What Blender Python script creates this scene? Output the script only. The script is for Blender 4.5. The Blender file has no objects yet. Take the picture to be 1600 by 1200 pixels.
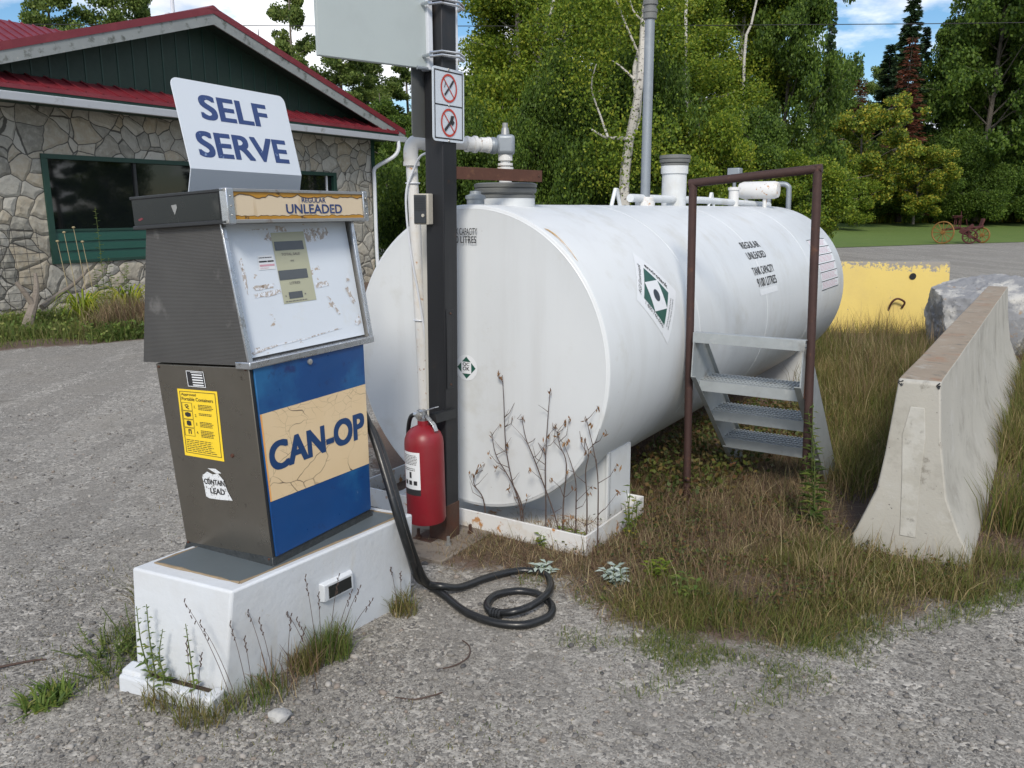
import bpy, math, random
import numpy as np
from mathutils import Vector, Matrix, Euler
R = math.radians
S = bpy.context.scene
C = S.collection

# ---------------------------------------------------------------- camera
PITCH = math.atan(270 / 1300); ROLL = R(0.3)
cd = bpy.data.cameras.new('camera'); cam = bpy.data.objects.new('camera', cd); C.objects.link(cam)
cd.sensor_width = 36; cd.lens = 36 * 1300 / 1600; cd.clip_start = .05; cd.clip_end = 900
_F = Vector((0, math.cos(PITCH), -math.sin(PITCH))); _R = Vector((1, 0, 0)); _U = _R.cross(_F)
_R2 = _R * math.cos(ROLL) - _U * math.sin(ROLL); _U2 = _U * math.cos(ROLL) + _R * math.sin(ROLL)
cam.matrix_world = Matrix(((_R2.x, _U2.x, -_F.x, 0), (_R2.y, _U2.y, -_F.y, 0), (_R2.z, _U2.z, -_F.z, 1.65), (0, 0, 0, 1)))
S.camera = cam

# ---------------------------------------------------------------- world, sun, exposure
SUN_EL, SUN_AZ = R(40), R(184)
W = bpy.data.worlds.new('World'); S.world = W; W.use_nodes = True
nt = W.node_tree; nt.nodes.clear()
def wn(t, **k):
    n = nt.nodes.new(t)
    for a, v in k.items(): setattr(n, a, v)
    return n
sky = wn('ShaderNodeTexSky', sky_type='NISHITA', sun_disc=False); sky.sun_elevation = SUN_EL; sky.sun_rotation = SUN_AZ
sky.air_density = 1.0; sky.dust_density = .6; sky.ozone_density = 1.5
tc = wn('ShaderNodeTexCoord'); sp = wn('ShaderNodeSeparateXYZ'); nt.links.new(tc.outputs['Generated'], sp.inputs[0])
mz = wn('ShaderNodeMath', operation='MAXIMUM'); nt.links.new(sp.outputs['Z'], mz.inputs[0]); mz.inputs[1].default_value = 0
ad = wn('ShaderNodeMath', operation='ADD'); nt.links.new(mz.outputs[0], ad.inputs[0]); ad.inputs[1].default_value = .22
dv = wn('ShaderNodeVectorMath', operation='DIVIDE'); nt.links.new(tc.outputs['Generated'], dv.inputs[0])
cb = wn('ShaderNodeCombineXYZ')
for i in range(3): nt.links.new(ad.outputs[0], cb.inputs[i])
nt.links.new(cb.outputs[0], dv.inputs[1])
no = wn('ShaderNodeTexNoise'); no.inputs['Scale'].default_value = 1.5; no.inputs['Detail'].default_value = 9; no.inputs['Roughness'].default_value = .58
mp = wn('ShaderNodeMapping'); mp.inputs['Location'].default_value = (3.3, 1.2, 0); mp.inputs['Scale'].default_value = (1, 1, .6)
nt.links.new(dv.outputs[0], mp.inputs[0]); nt.links.new(mp.outputs[0], no.inputs['Vector'])
cr = wn('ShaderNodeValToRGB'); cr.color_ramp.elements[0].position = .44; cr.color_ramp.elements[1].position = .56
nt.links.new(no.outputs['Fac'], cr.inputs[0])
cr2 = wn('ShaderNodeValToRGB'); cr2.color_ramp.elements[0].color = (6.0, 6.3, 7.0, 1); cr2.color_ramp.elements[1].color = (10.0, 10.1, 10.3, 1)
cr2.color_ramp.elements[0].position = .40; cr2.color_ramp.elements[1].position = .62
no2 = wn('ShaderNodeTexNoise'); no2.inputs['Scale'].default_value = 3.1; no2.inputs['Detail'].default_value = 8
nt.links.new(mp.outputs[0], no2.inputs['Vector']); nt.links.new(no2.outputs['Fac'], cr2.inputs[0])
mx = wn('ShaderNodeMix', data_type='RGBA'); nt.links.new(cr.outputs['Color'], mx.inputs[0]); hsv = wn('ShaderNodeHueSaturation'); hsv.inputs['Saturation'].default_value = 1.3; hsv.inputs['Value'].default_value = .85; nt.links.new(sky.outputs[0], hsv.inputs['Color']); nt.links.new(hsv.outputs[0], mx.inputs[6]); nt.links.new(cr2.outputs['Color'], mx.inputs[7])
bg = wn('ShaderNodeBackground'); bg.inputs['Strength'].default_value = .085; nt.links.new(mx.outputs[2], bg.inputs[0])
ow = wn('ShaderNodeOutputWorld'); nt.links.new(bg.outputs[0], ow.inputs[0])
sl = bpy.data.lights.new('sun', 'SUN'); sl.energy = 1.7; sl.angle = R(14); sl.color = (1, .93, .82)
so = bpy.data.objects.new('sun', sl); C.objects.link(so)
sd = Vector((math.sin(SUN_AZ) * math.cos(SUN_EL), math.cos(SUN_AZ) * math.cos(SUN_EL), math.sin(SUN_EL)))
so.rotation_euler = sd.to_track_quat('Z', 'Y').to_euler(); so.location = (6, -6, 12)
S.view_settings.view_transform = 'Standard'; S.view_settings.look = 'None'; S.view_settings.gamma = 1
S.view_settings.exposure = 0.86; S.view_settings.use_curve_mapping = False

# ---------------------------------------------------------------- materials
def _new(name):
    m = bpy.data.materials.new(name); m.use_nodes = True; t = m.node_tree
    return m, t, t.nodes['Principled BSDF']
def _n(t, ty, **k):
    n = t.nodes.new(ty)
    for a, v in k.items(): setattr(n, a, v)
    return n
def _noise(t, vec, scale, detail=4, rough=.55, dist=0):
    n = _n(t, 'ShaderNodeTexNoise'); n.inputs['Scale'].default_value = scale; n.inputs['Detail'].default_value = detail
    n.inputs['Roughness'].default_value = rough; n.inputs['Distortion'].default_value = dist; t.links.new(vec, n.inputs['Vector']); return n.outputs['Fac']
def _ramp(t, fac, lo, hi, c0=(0, 0, 0, 1), c1=(1, 1, 1, 1)):
    n = _n(t, 'ShaderNodeValToRGB'); e = n.color_ramp.elements; e[0].position = lo; e[1].position = hi; e[0].color = c0; e[1].color = c1
    t.links.new(fac, n.inputs[0]); return n.outputs['Color']
def _mix(t, f, a, b, bt='MIX'):
    n = _n(t, 'ShaderNodeMix', data_type='RGBA', blend_type=bt)
    for i, x in ((0, f), (6, a), (7, b)):
        if isinstance(x, (int, float)): n.inputs[i].default_value = x
        elif isinstance(x, (tuple, list)): n.inputs[i].default_value = (*x[:3], 1)
        else: t.links.new(x, n.inputs[i])
    return n.outputs[2]
def _map(t, vec, scale=(1, 1, 1), loc=(0, 0, 0)):
    n = _n(t, 'ShaderNodeMapping'); n.inputs['Scale'].default_value = scale; n.inputs['Location'].default_value = loc; t.links.new(vec, n.inputs[0]); return n.outputs[0]
def _bump(t, b, h, strength, dist=.01, prev=None):
    n = _n(t, 'ShaderNodeBump'); n.inputs['Strength'].default_value = strength; n.inputs['Distance'].default_value = dist
    t.links.new(h, n.inputs['Height'])
    if prev: t.links.new(prev, n.inputs['Normal'])
    t.links.new(n.outputs[0], b.inputs['Normal']); return n.outputs[0]
def M(name, col, rough=.6, metal=0, var=.12, vs=6, bump=.15, bs=60, bd=.004, spots=(), streak=None, coat=0):
    """weathered paint / metal / concrete: colour varied by noise, spots = (colour, scale, lo, hi[, stretch])"""
    m, t, b = _new(name); oc = _n(t, 'ShaderNodeTexCoord').outputs['Object']
    n1 = _noise(t, oc, vs, 6, .6)
    d = tuple(x * (1 - var) for x in col); u = tuple(min(1, x * (1 + var)) for x in col)
    c = _mix(t, n1, d, u)
    if streak:
        s = _ramp(t, _noise(t, _map(t, oc, (streak[1], streak[1], streak[1] * .07)), 1, 5, .6), streak[2], streak[3])
        c = _mix(t, s, c, streak[0])
    rr = rough
    for s in spots:
        st = s[4] if len(s) > 4 else (1, 1, 1)
        k = _ramp(t, _noise(t, _map(t, oc, st, (s[1] * .37, 1.7, .3)), s[1], 7, .65), s[2], s[3])
        c = _mix(t, k, c, s[0])
    t.links.new(c, b.inputs['Base Color'])
    rn = _n(t, 'ShaderNodeMapRange'); rn.inputs['To Min'].default_value = max(0, rough - .12); rn.inputs['To Max'].default_value = min(1, rough + .12)
    t.links.new(_noise(t, oc, vs * 3, 5), rn.inputs['Value']); t.links.new(rn.outputs[0], b.inputs['Roughness'])
    b.inputs['Metallic'].default_value = metal
    if coat: b.inputs['Coat Weight'].default_value = coat
    if bump: _bump(t, b, _noise(t, oc, bs, 5, .6), bump, bd)
    return m
RUST = (.22, .085, .03); RUSTD = (.09, .035, .02)
MT = {}
MT['white'] = M('white_paint', (.62, .645, .66), .42, 0, .05, 2.5, .12, 40, .003, spots=[((.50, .50, .47), 3, .55, .8), ((.35, .33, .29), 45, .69, .76), ((.30, .20, .13), 75, .735, .76)], streak=((.56, .575, .58), 8, .50, .85))
MT['white_clean'] = M('white_sign_paint', (.60, .65, .71), .4, 0, .04, 5, .05, 60, .002, spots=[((.5, .52, .54), 6, .62, .8)])
MT['white_base'] = M('white_block_paint', (.58, .61, .645), .55, 0, .06, 4, .35, 28, .006, spots=[((.36, .33, .28), 22, .66, .74), ((.54, .55, .55), 3, .45, .8)], streak=((.55, .54, .5), 12, .60, .8))
MT['rusty_white'] = M('rust_spotted_white_paint', (.66, .66, .65), .45, 0, .06, 6, .2, 60, .003, spots=[((.45, .22, .08), 13, .60, .66), (RUST, 26, .64, .69), ((.55, .48, .38), 7, .52, .75)])
MT['chalky'] = M('weathered_white_face', (.64, .69, .75), .35, 0, .04, 5, .06, 60, .002, spots=[((.42, .34, .27), 10, .655, .68, (1, 1, 1.8)), ((.5, .46, .42), 26, .70, .73, (1, 1, 2.5)), ((.60, .60, .56), 4, .55, .8)])
MT['bronze'] = M('brushed_stained_metal', (.20, .185, .16), .30, .8, .14, 5, .1, 90, .002, spots=[((.18, .165, .14), 3, .55, .8), ((.07, .06, .05), 14, .66, .74)])
MT['blue'] = M('glossy_blue_paint', (.007, .055, .19), .32, 0, .16, 5, .08, 50, .002, spots=[((.02, .15, .32), 3, .5, .8), ((.012, .03, .12), 12, .60, .70), ((.18, .24, .34), 30, .705, .72, (1, 1, .3)), ((.03, .04, .07), 26, .67, .71, (1, 1, 2))])
MT['dark'] = M('dark_trim', (.02, .022, .024), .45, 0, .2, 8, .1)
MT['black_gloss'] = M('black_side_panel', (.010, .013, .013), .3, 0, .2, 6, .04, 50, .002, spots=[((.06, .06, .055), 5, .6, .8)])
MT['chrome'] = M('chrome_trim', (.55, .57, .6), .28, .95, .15, 10, .12, 60, .003, spots=[((.22, .19, .15), 12, .58, .68)])
MT['steel'] = M('dull_steel', (.36, .36, .35), .45, .7, .15, 9, .12, spots=[((.25, .2, .15), 14, .6, .7)])
MT['olive'] = M('faded_display_bezel', (.42, .42, .30), .4, 0, .06, 6, .03, spots=[((.25, .2, .12), 14, .66, .7)])
MT['lcd'] = M('dead_display_glass', (.09, .10, .11), .25, 0, .1, 5, 0)
MT['ink'] = M('black_ink', (.02, .02, .022), .6, 0, .1, 5, 0)
MT['greyink'] = M('faded_grey_ink', (.17, .16, .15), .6, 0, .1, 5, 0)
MT['blueink'] = M('blue_lettering', (.016, .045, .16), .45, 0, .15, 20, 0, spots=[((.18, .26, .42), 34, .64, .67)])
MT['canink'] = M('blue_cream_band_lettering', (.010, .045, .14), .4, 0, .15, 9, 0, spots=[((.42, .38, .28), 40, .70, .72)])
MT['redink'] = M('red_ink', (.5, .05, .03), .5, 0, .1, 5, 0)
MT['pinkink'] = M('pink_ink', (.6, .32, .38), .6, 0, .1, 5, 0)
MT['paper'] = M('white_label', (.72, .74, .76), .5, 0, .05, 9, 0, spots=[((.5, .5, .5), 14, .62, .75)])
MT['tornpaper'] = M('torn_white_label', (.66, .68, .70), .6, 0, .05, 9, .2, 90, .002, spots=[((.12, .11, .1), 90, .58, .62)])
MT['yellow_label'] = M('yellow_label', (.85, .60, .03), .45, 0, .05, 9, 0)
MT['cream_panel'] = M('faded_cream_panel', (.66, .54, .38), .35, 0, .05, 6, 0, spots=[((.5, .36, .2), 9, .6, .8, (3, 1, .4))])
MT['amber'] = M('amber_stained_band', (.45, .22, .02), .4, 0, .2, 14, 0, spots=[((.12, .06, .015), 26, .6, .66)])
MT['orange'] = M('orange_edge', (.75, .36, .1), .5, 0, .1, 10, 0)
MT['greyplate'] = M('painted_grey_plate', (.095, .115, .125), .5, 0, .1, 5, .1, 40, .003, spots=[((.2, .16, .1), 20, .68, .72)])
MT['tar'] = M('black_sealant', (.022, .026, .028), .4, 0, .3, 30, .6, 40, .008)
MT['green_dark'] = M('dark_green_decal', (.006, .075, .05), .4, 0, .1, 5, 0)
MT['blackdot'] = M('charcoal_decal', (.02, .03, .04), .4, 0, .1, 5, 0)
MT['postblack'] = M('black_painted_steel', (.018, .019, .022), .42, .3, .25, 4, .12, 30, .003, spots=[((.045, .032, .025), 4, .6, .75), ((.07, .035, .02), 9, .68, .75)], streak=((.035, .036, .04), 14, .5, .8))
MT['rustplate'] = M('rusty_plate_steel', (.075, .04, .028), .75, .2, .3, 14, .5, 50, .004, spots=[(RUSTD, 8, .5, .65)])
MT['rustbar'] = M('brown_rusted_steel', (.085, .035, .022), .8, .1, .3, 16, .4, 60, .003, spots=[((.14, .065, .035), 20, .55, .68)])
MT['rustpipe'] = M('dark_maroon_rusted_pipe', (.055, .028, .024), .65, .2, .25, 20, .3, 60, .003, spots=[((.11, .05, .03), 14, .6, .7)])
MT['galv'] = M('galvanised_steel', (.38, .41, .42), .5, .35, .18, 14, .15, 60, .002, spots=[((.45, .47, .47), 11, .58, .7), ((.22, .21, .19), 5, .58, .75)])
MT['galvpipe'] = M('galvanised_pipe', (.27, .30, .33), .5, .4, .14, 9, .12, 50, .002, spots=[((.40, .43, .44), 6, .55, .75), ((.12, .05, .03), 9, .72, .76)])
MT['greycap'] = M('grey_cap_plastic', (.15, .155, .15), .6, 0, .12, 20, .2)
MT['red'] = M('worn_red_paint', (.22, .010, .018), .42, 0, .15, 6, .15, 50, .002, spots=[((.22, .03, .03), 5, .55, .75), ((.10, .03, .03), 30, .66, .72)], streak=((.19, .02, .025), 16, .55, .75))
MT['redroof'] = M('red_metal_roof', (.17, .020, .030), .42, .1, .12, 2, .08, spots=[((.24, .04, .05), 3, .5, .8)])
MT['rubber'] = M('black_rubber', (.012, .013, .014), .35, 0, .3, 30, .2, 90, .002, spots=[((.06, .06, .06), 18, .62, .72)])
MT['beige'] = M('beige_plastic', (.45, .42, .36), .5, 0, .06, 6, .05)
MT['intercom'] = M('dark_speaker_face', (.035, .04, .045), .5, 0, .1, 6, .1)
MT['concrete'] = M('pale_concrete', (.41, .395, .35), .85, 0, .14, 2.2, .35, 55, .005, spots=[((.25, .235, .2), 3, .52, .75), ((.46, .45, .42), 5, .56, .7), ((.07, .065, .06), 42, .66, .70), ((.20, .185, .155), 9, .62, .72)], streak=((.40, .385, .345), 5, .5, .8))
MT['concrete_top'] = M('stained_brown_concrete', (.29, .235, .175), .9, 0, .22, 6, .5, 60, .006, spots=[((.30, .16, .09), 5, .54, .72), ((.17, .15, .12), 16, .55, .7), ((.36, .33, .28), 9, .56, .7)])
MT['yellowpaint'] = M('peeling_yellow_paint', (.62, .47, .13), .6, 0, .07, 2, .3, 30, .005, spots=[((.56, .42, .13), 2, .5, .75), ((.24, .22, .18), 14, .67, .70)])
MT['greenboard'] = M('dark_green_boards', (.010, .032, .022), .6, 0, .15, 5, .1)
MT['greenframe'] = M('green_painted_frame', (.010, .045, .032), .5, 0, .15, 7, .1)
MT['teal'] = M('green_metal_siding', (.008, .065, .045), .4, .1, .1, 3, .06)
MT['fascia'] = M('peeling_grey_fascia', (.24, .26, .26), .75, 0, .2, 3, .3, spots=[((.10, .11, .10), 6, .55, .66, (1, 1, 1)), ((.34, .34, .32), 12, .6, .7)])
MT['gutter'] = M('white_gutter', (.66, .69, .74), .4, .1, .07, 3, .05, spots=[((.33, .33, .31), 4, .6, .8)])
MT['woodgrey'] = M('grey_weathered_wood', (.20, .17, .14), .85, 0, .3, 4, .7, 30, .01, spots=[((.08, .065, .05), 12, .55, .68, (1, 1, 5))])
MT['machred'] = M('rusted_red_machinery', (.075, .020, .018), .7, .2, .25, 5, .2)
MT['machyel'] = M('orange_yellow_wheel_paint', (.22, .11, .025), .7, 0, .15, 5, .1)
MT['soil'] = M('dark_soil', (.05, .035, .022), .95, 0, .3, 20, .6)
MT['deadtwig'] = M('dead_twig', (.075, .048, .038), .85, 0, .3, 20, .3)
MT['darkwire'] = M('dark_wire', (.02, .02, .02), .6, 0, .1, 5, 0)

def ribbed(name, col, scale, rough=.45, metal=.4, axis='Z', strength=.8, micro=True):
    m, t, b = _new(name); oc = _n(t, 'ShaderNodeTexCoord').outputs['Object']
    w = _n(t, 'ShaderNodeTexWave', wave_type='BANDS', bands_direction=axis); w.inputs['Scale'].default_value = scale; w.inputs['Distortion'].default_value = .15
    t.links.new(oc, w.inputs['Vector'])
    h = w.outputs['Fac']
    if micro:
        w2 = _n(t, 'ShaderNodeTexWave', wave_type='BANDS', bands_direction='Y'); w2.inputs['Scale'].default_value = scale; t.links.new(oc, w2.inputs['Vector'])
        mm = _n(t, 'ShaderNodeMath', operation='MULTIPLY_ADD'); t.links.new(w2.outputs['Fac'], mm.inputs[0]); mm.inputs[1].default_value = .5; t.links.new(h, mm.inputs[2]); h = mm.outputs[0]
    n = _noise(t, oc, 5, 4)
    c = _mix(t, n, tuple(x * .75 for x in col), tuple(x * 1.25 for x in col))
    c = _mix(t, _ramp(t, _noise(t, oc, 9, 6), .62, .72), c, tuple(min(1, x * 1.9) for x in col))
    t.links.new(c, b.inputs['Base Color']); b.inputs['Roughness'].default_value = rough; b.inputs['Metallic'].default_value = metal
    _bump(t, b, h, strength, .004)
    return m
MT['mesh_side'] = ribbed('ribbed_dark_side', (.085, .082, .078), 66, strength=.28)

def cracked():
    m, t, b = _new('cracked_cream_vinyl'); oc = _n(t, 'ShaderNodeTexCoord').outputs['Object']
    wn_ = _n(t, 'ShaderNodeTexNoise'); wn_.inputs['Scale'].default_value = 4; wn_.inputs['Detail'].default_value = 3; t.links.new(oc, wn_.inputs['Vector'])
    vm = _n(t, 'ShaderNodeVectorMath', operation='MULTIPLY_ADD'); t.links.new(wn_.outputs['Color'], vm.inputs[0]); vm.inputs[1].default_value = (.25, .25, .25); t.links.new(_map(t, oc, (.8, 1, 1.7)), vm.inputs[2])
    def crack(sc, w0, w1):
        v = _n(t, 'ShaderNodeTexVoronoi', feature='DISTANCE_TO_EDGE'); v.inputs['Scale'].default_value = sc; t.links.new(vm.outputs[0], v.inputs['Vector'])
        return _ramp(t, v.outputs['Distance'], w0, w1, (1, 1, 1, 1), (0, 0, 0, 1))
    fade = _ramp(t, _noise(t, oc, 3.5, 2), .42, .56)
    k1 = _mix(t, 1, crack(6.5, .004, .016), fade, 'MULTIPLY'); k2 = _mix(t, 1, crack(19, .004, .022), _ramp(t, _noise(t, oc, 5, 2), .5, .62), 'MULTIPLY')
    k = _mix(t, 1, k1, _mix(t, .45, (0, 0, 0), k2), 'ADD')
    base = _mix(t, _noise(t, oc, 6, 5), (.66, .49, .28), (.72, .56, .36))
    c = _mix(t, k, base, (.12, .085, .06)); t.links.new(c, b.inputs['Base Color']); b.inputs['Roughness'].default_value = .42
    return m
MT['cream'] = cracked()

def stonewall():
    m, t, b = _new('irregular_fieldstone'); oc = _n(t, 'ShaderNodeTexCoord').outputs['Object']
    nz = _n(t, 'ShaderNodeTexNoise'); nz.inputs['Scale'].default_value = 1.6; nz.inputs['Detail'].default_value = 2; t.links.new(oc, nz.inputs['Vector'])
    vm = _n(t, 'ShaderNodeVectorMath', operation='MULTIPLY_ADD'); t.links.new(nz.outputs['Color'], vm.inputs[0]); vm.inputs[1].default_value = (.35, 0, .35)
    t.links.new(_map(t, oc, (1, 0, 1.1)), vm.inputs[2])
    v = _n(t, 'ShaderNodeTexVoronoi', feature='DISTANCE_TO_EDGE'); v.inputs['Scale'].default_value = 3.1; t.links.new(vm.outputs[0], v.inputs['Vector'])
    vc = _n(t, 'ShaderNodeTexVoronoi', feature='F1'); vc.inputs['Scale'].default_value = 3.1; t.links.new(vm.outputs[0], vc.inputs['Vector'])
    hs = _n(t, 'ShaderNodeSeparateColor'); t.links.new(vc.outputs['Color'], hs.inputs[0])
    c = _mix(t, hs.outputs[0], (.22, .21, .18), (.46, .44, .39)); c = _mix(t, _ramp(t, hs.outputs[1], .6, .9), c, (.38, .33, .25))
    c = _mix(t, _ramp(t, _noise(t, oc, 9, 6, .65), .45, .8), c, (.46, .44, .38))
    c = _mix(t, _ramp(t, _noise(t, oc, 5, 6, .65), .56, .72), c, (.20, .185, .15))
    nk = _n(t, 'ShaderNodeMath', operation='MULTIPLY_ADD'); t.links.new(_noise(t, oc, 16, 4, .7), nk.inputs[0]); nk.inputs[1].default_value = -.035; t.links.new(v.outputs['Distance'], nk.inputs[2])
    k = _ramp(t, nk.outputs[0], -.012, .006, (1, 1, 1, 1), (0, 0, 0, 1))
    c = _mix(t, k, c, (.085, .08, .07)); t.links.new(c, b.inputs['Base Color']); b.inputs['Roughness'].default_value = .85
    h = _ramp(t, v.outputs['Distance'], .005, .16)
    p = _bump(t, b, h, .8, .03); p = _bump(t, b, _noise(t, oc, 5, 4, .6), .7, .05, p); _bump(t, b, _noise(t, oc, 18, 7, .75), .6, .02, p)
    return m
MT['stone'] = stonewall()

def glass_dark():
    m, t, b = _new('dark_window_glass'); b.inputs['Base Color'].default_value = (.006, .008, .009, 1); b.inputs['Roughness'].default_value = .03
    b.inputs['IOR'].default_value = 1.6; return m
MT['glass'] = glass_dark()

def yellowblock():
    m = MT['yellowpaint']; t = m.node_tree; b = t.nodes['Principled BSDF']; oc = [n for n in t.nodes if n.type == 'TEX_COORD'][0].outputs['Object']
    old = b.inputs['Base Color'].links[0].from_socket
    s = _n(t, 'ShaderNodeSeparateXYZ'); t.links.new(oc, s.inputs[0])
    # bare concrete shows where the paint has flaked off along the top edge at the right end
    mr = _n(t, 'ShaderNodeMapRange'); mr.inputs['From Min'].default_value = .66; mr.inputs['From Max'].default_value = .97; mr.inputs['To Min'].default_value = -.35; mr.inputs['To Max'].default_value = .16; t.links.new(s.outputs['Z'], mr.inputs['Value'])
    mr2 = _n(t, 'ShaderNodeMapRange'); mr2.inputs['From Min'].default_value = -2.2; mr2.inputs['From Max'].default_value = -.2; mr2.inputs['To Min'].default_value = -.1; mr2.inputs['To Max'].default_value = .10; t.links.new(s.outputs['X'], mr2.inputs['Value'])
    a1 = _n(t, 'ShaderNodeMath', operation='ADD'); t.links.new(mr.outputs[0], a1.inputs[0]); t.links.new(mr2.outputs[0], a1.inputs[1])
    a2 = _n(t, 'ShaderNodeMath', operation='ADD'); t.links.new(a1.outputs[0], a2.inputs[0]); t.links.new(_noise(t, oc, 14, 7, .75), a2.inputs[1])
    k = _ramp(t, a2.outputs[0], .56, .59)
    t.links.new(_mix(t, k, old, (.25, .23, .2)), b.inputs['Base Color'])
yellowblock()

def leafmat(name, cols, trans=.35, rough=.55):
    m, t, b = _new(name); g = _n(t, 'ShaderNodeNewGeometry')
    r = _n(t, 'ShaderNodeValToRGB'); r.color_ramp.interpolation = 'LINEAR'
    e = r.color_ramp.elements; n = len(cols)
    while len(e) < n: e.new(.5)
    for i, c in enumerate(cols): e[i].position = i / (n - 1); e[i].color = (*c, 1)
    oc = _n(t, 'ShaderNodeTexCoord').outputs['Object']
    ns = _noise(t, oc, .9, 3); ms = _n(t, 'ShaderNodeMath', operation='MULTIPLY_ADD'); t.links.new(ns, ms.inputs[0]); ms.inputs[1].default_value = .9; ms.inputs[2].default_value = -.45
    a = _n(t, 'ShaderNodeMath', operation='ADD', use_clamp=True); t.links.new(g.outputs['Random Per Island'], a.inputs[0]); t.links.new(ms.outputs[0], a.inputs[1])
    t.links.new(a.outputs[0], r.inputs[0])
    t.links.new(r.outputs[0], b.inputs['Base Color']); b.inputs['Roughness'].default_value = rough
    b.inputs['Specular IOR Level'].default_value = .3
    tr = _n(t, 'ShaderNodeBsdfTranslucent'); t.links.new(r.outputs[0], tr.inputs['Color'])
    mx_ = _n(t, 'ShaderNodeMixShader'); mx_.inputs[0].default_value = trans; t.links.new(b.outputs[0], mx_.inputs[1]); t.links.new(tr.outputs[0], mx_.inputs[2])
    t.links.new(mx_.outputs[0], t.nodes['Material Output'].inputs['Surface'])
    return m
LF = {
 'birch': leafmat('birch_leaves', [(0.053, 0.102, 0.012), (0.133, 0.211, 0.021), (0.213, 0.298, 0.030), (0.355, 0.386, 0.043)], .45),
 'poplar': leafmat('poplar_leaves', [(0.059, 0.109, 0.026), (0.128, 0.191, 0.043), (0.188, 0.257, 0.062), (0.256, 0.316, 0.086)], .45),
 'dense': leafmat('dense_green_leaves', [(0.030, 0.068, 0.012), (0.073, 0.133, 0.021), (0.116, 0.191, 0.029), (0.164, 0.241, 0.035)], .4),
 'spruce': leafmat('spruce_needles', [(0.020, 0.040, 0.018), (0.033, 0.065, 0.024), (0.050, 0.092, 0.032)], .12),
 'dead': leafmat('reddish_dead_needles', [(0.069, 0.021, 0.012), (0.124, 0.039, 0.021), (0.165, 0.058, 0.031)], .15),
 'bright': leafmat('yellow_green_leaves', [(0.060, 0.105, 0.016), (0.136, 0.209, 0.026), (0.238, 0.290, 0.032), (0.511, 0.417, 0.052)]),
 'drygrass': leafmat('dry_grass_blades', [(0.110, 0.066, 0.050), (0.242, 0.165, 0.099), (0.363, 0.275, 0.154), (0.143, 0.083, 0.061), (0.110, 0.121, 0.039), (0.462, 0.374, 0.220)], .3),
 'mixgrass': leafmat('half_dry_grass_blades', [(0.071, 0.110, 0.021), (0.306, 0.231, 0.105), (0.118, 0.152, 0.032), (0.188, 0.126, 0.063), (0.176, 0.200, 0.042), (0.106, 0.137, 0.032), (0.447, 0.347, 0.179)], .4),
 'greengrass': leafmat('green_grass_blades', [(.06, .115, .02), (.10, .16, .03), (.22, .21, .08), (.13, .19, .035), (.28, .26, .11)], .4),
 'lime': leafmat('lime_green_leaves', [(.12, .20, .02), (.22, .30, .03), (.30, .34, .05)], .4),
 'silver': leafmat('silvery_leaves', [(.30, .38, .33), (.50, .58, .52), (.6, .66, .6)], .2),
 'weed': leafmat('weed_leaves', [(0.068, 0.115, 0.027), (0.121, 0.189, 0.041), (0.189, 0.257, 0.054), (0.270, 0.270, 0.081)], .35),
 'vine': leafmat('turning_leaves', [(.04, .065, .02), (.08, .11, .025), (.17, .13, .04), (.14, .07, .035), (.07, .10, .03), (.12, .14, .03)], .3),
 'daylily': leafmat('yellowing_strap_leaves', [(.16, .25, .02), (.32, .38, .03), (.55, .50, .05)], .5),
 'brownleaf': leafmat('withered_leaves', [(.16, .08, .035), (.28, .16, .07), (.2, .10, .05)], .2),
}
def bark(name, col, dark, sc=9, lo=.56, hi=.62):
    return M(name, col, .85, 0, .2, 5, .5, 20, .01, spots=[(dark, sc, lo, hi, (1, 1, 3.0))])
BK = {'white': bark('white_birch_bark', (.50, .48, .44), (.06, .05, .045)), 'grey': bark('grey_bark', (.15, .13, .11), (.05, .045, .04)), 'dark': bark('dark_bark', (.05, .04, .032), (.025, .02, .018))}

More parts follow.
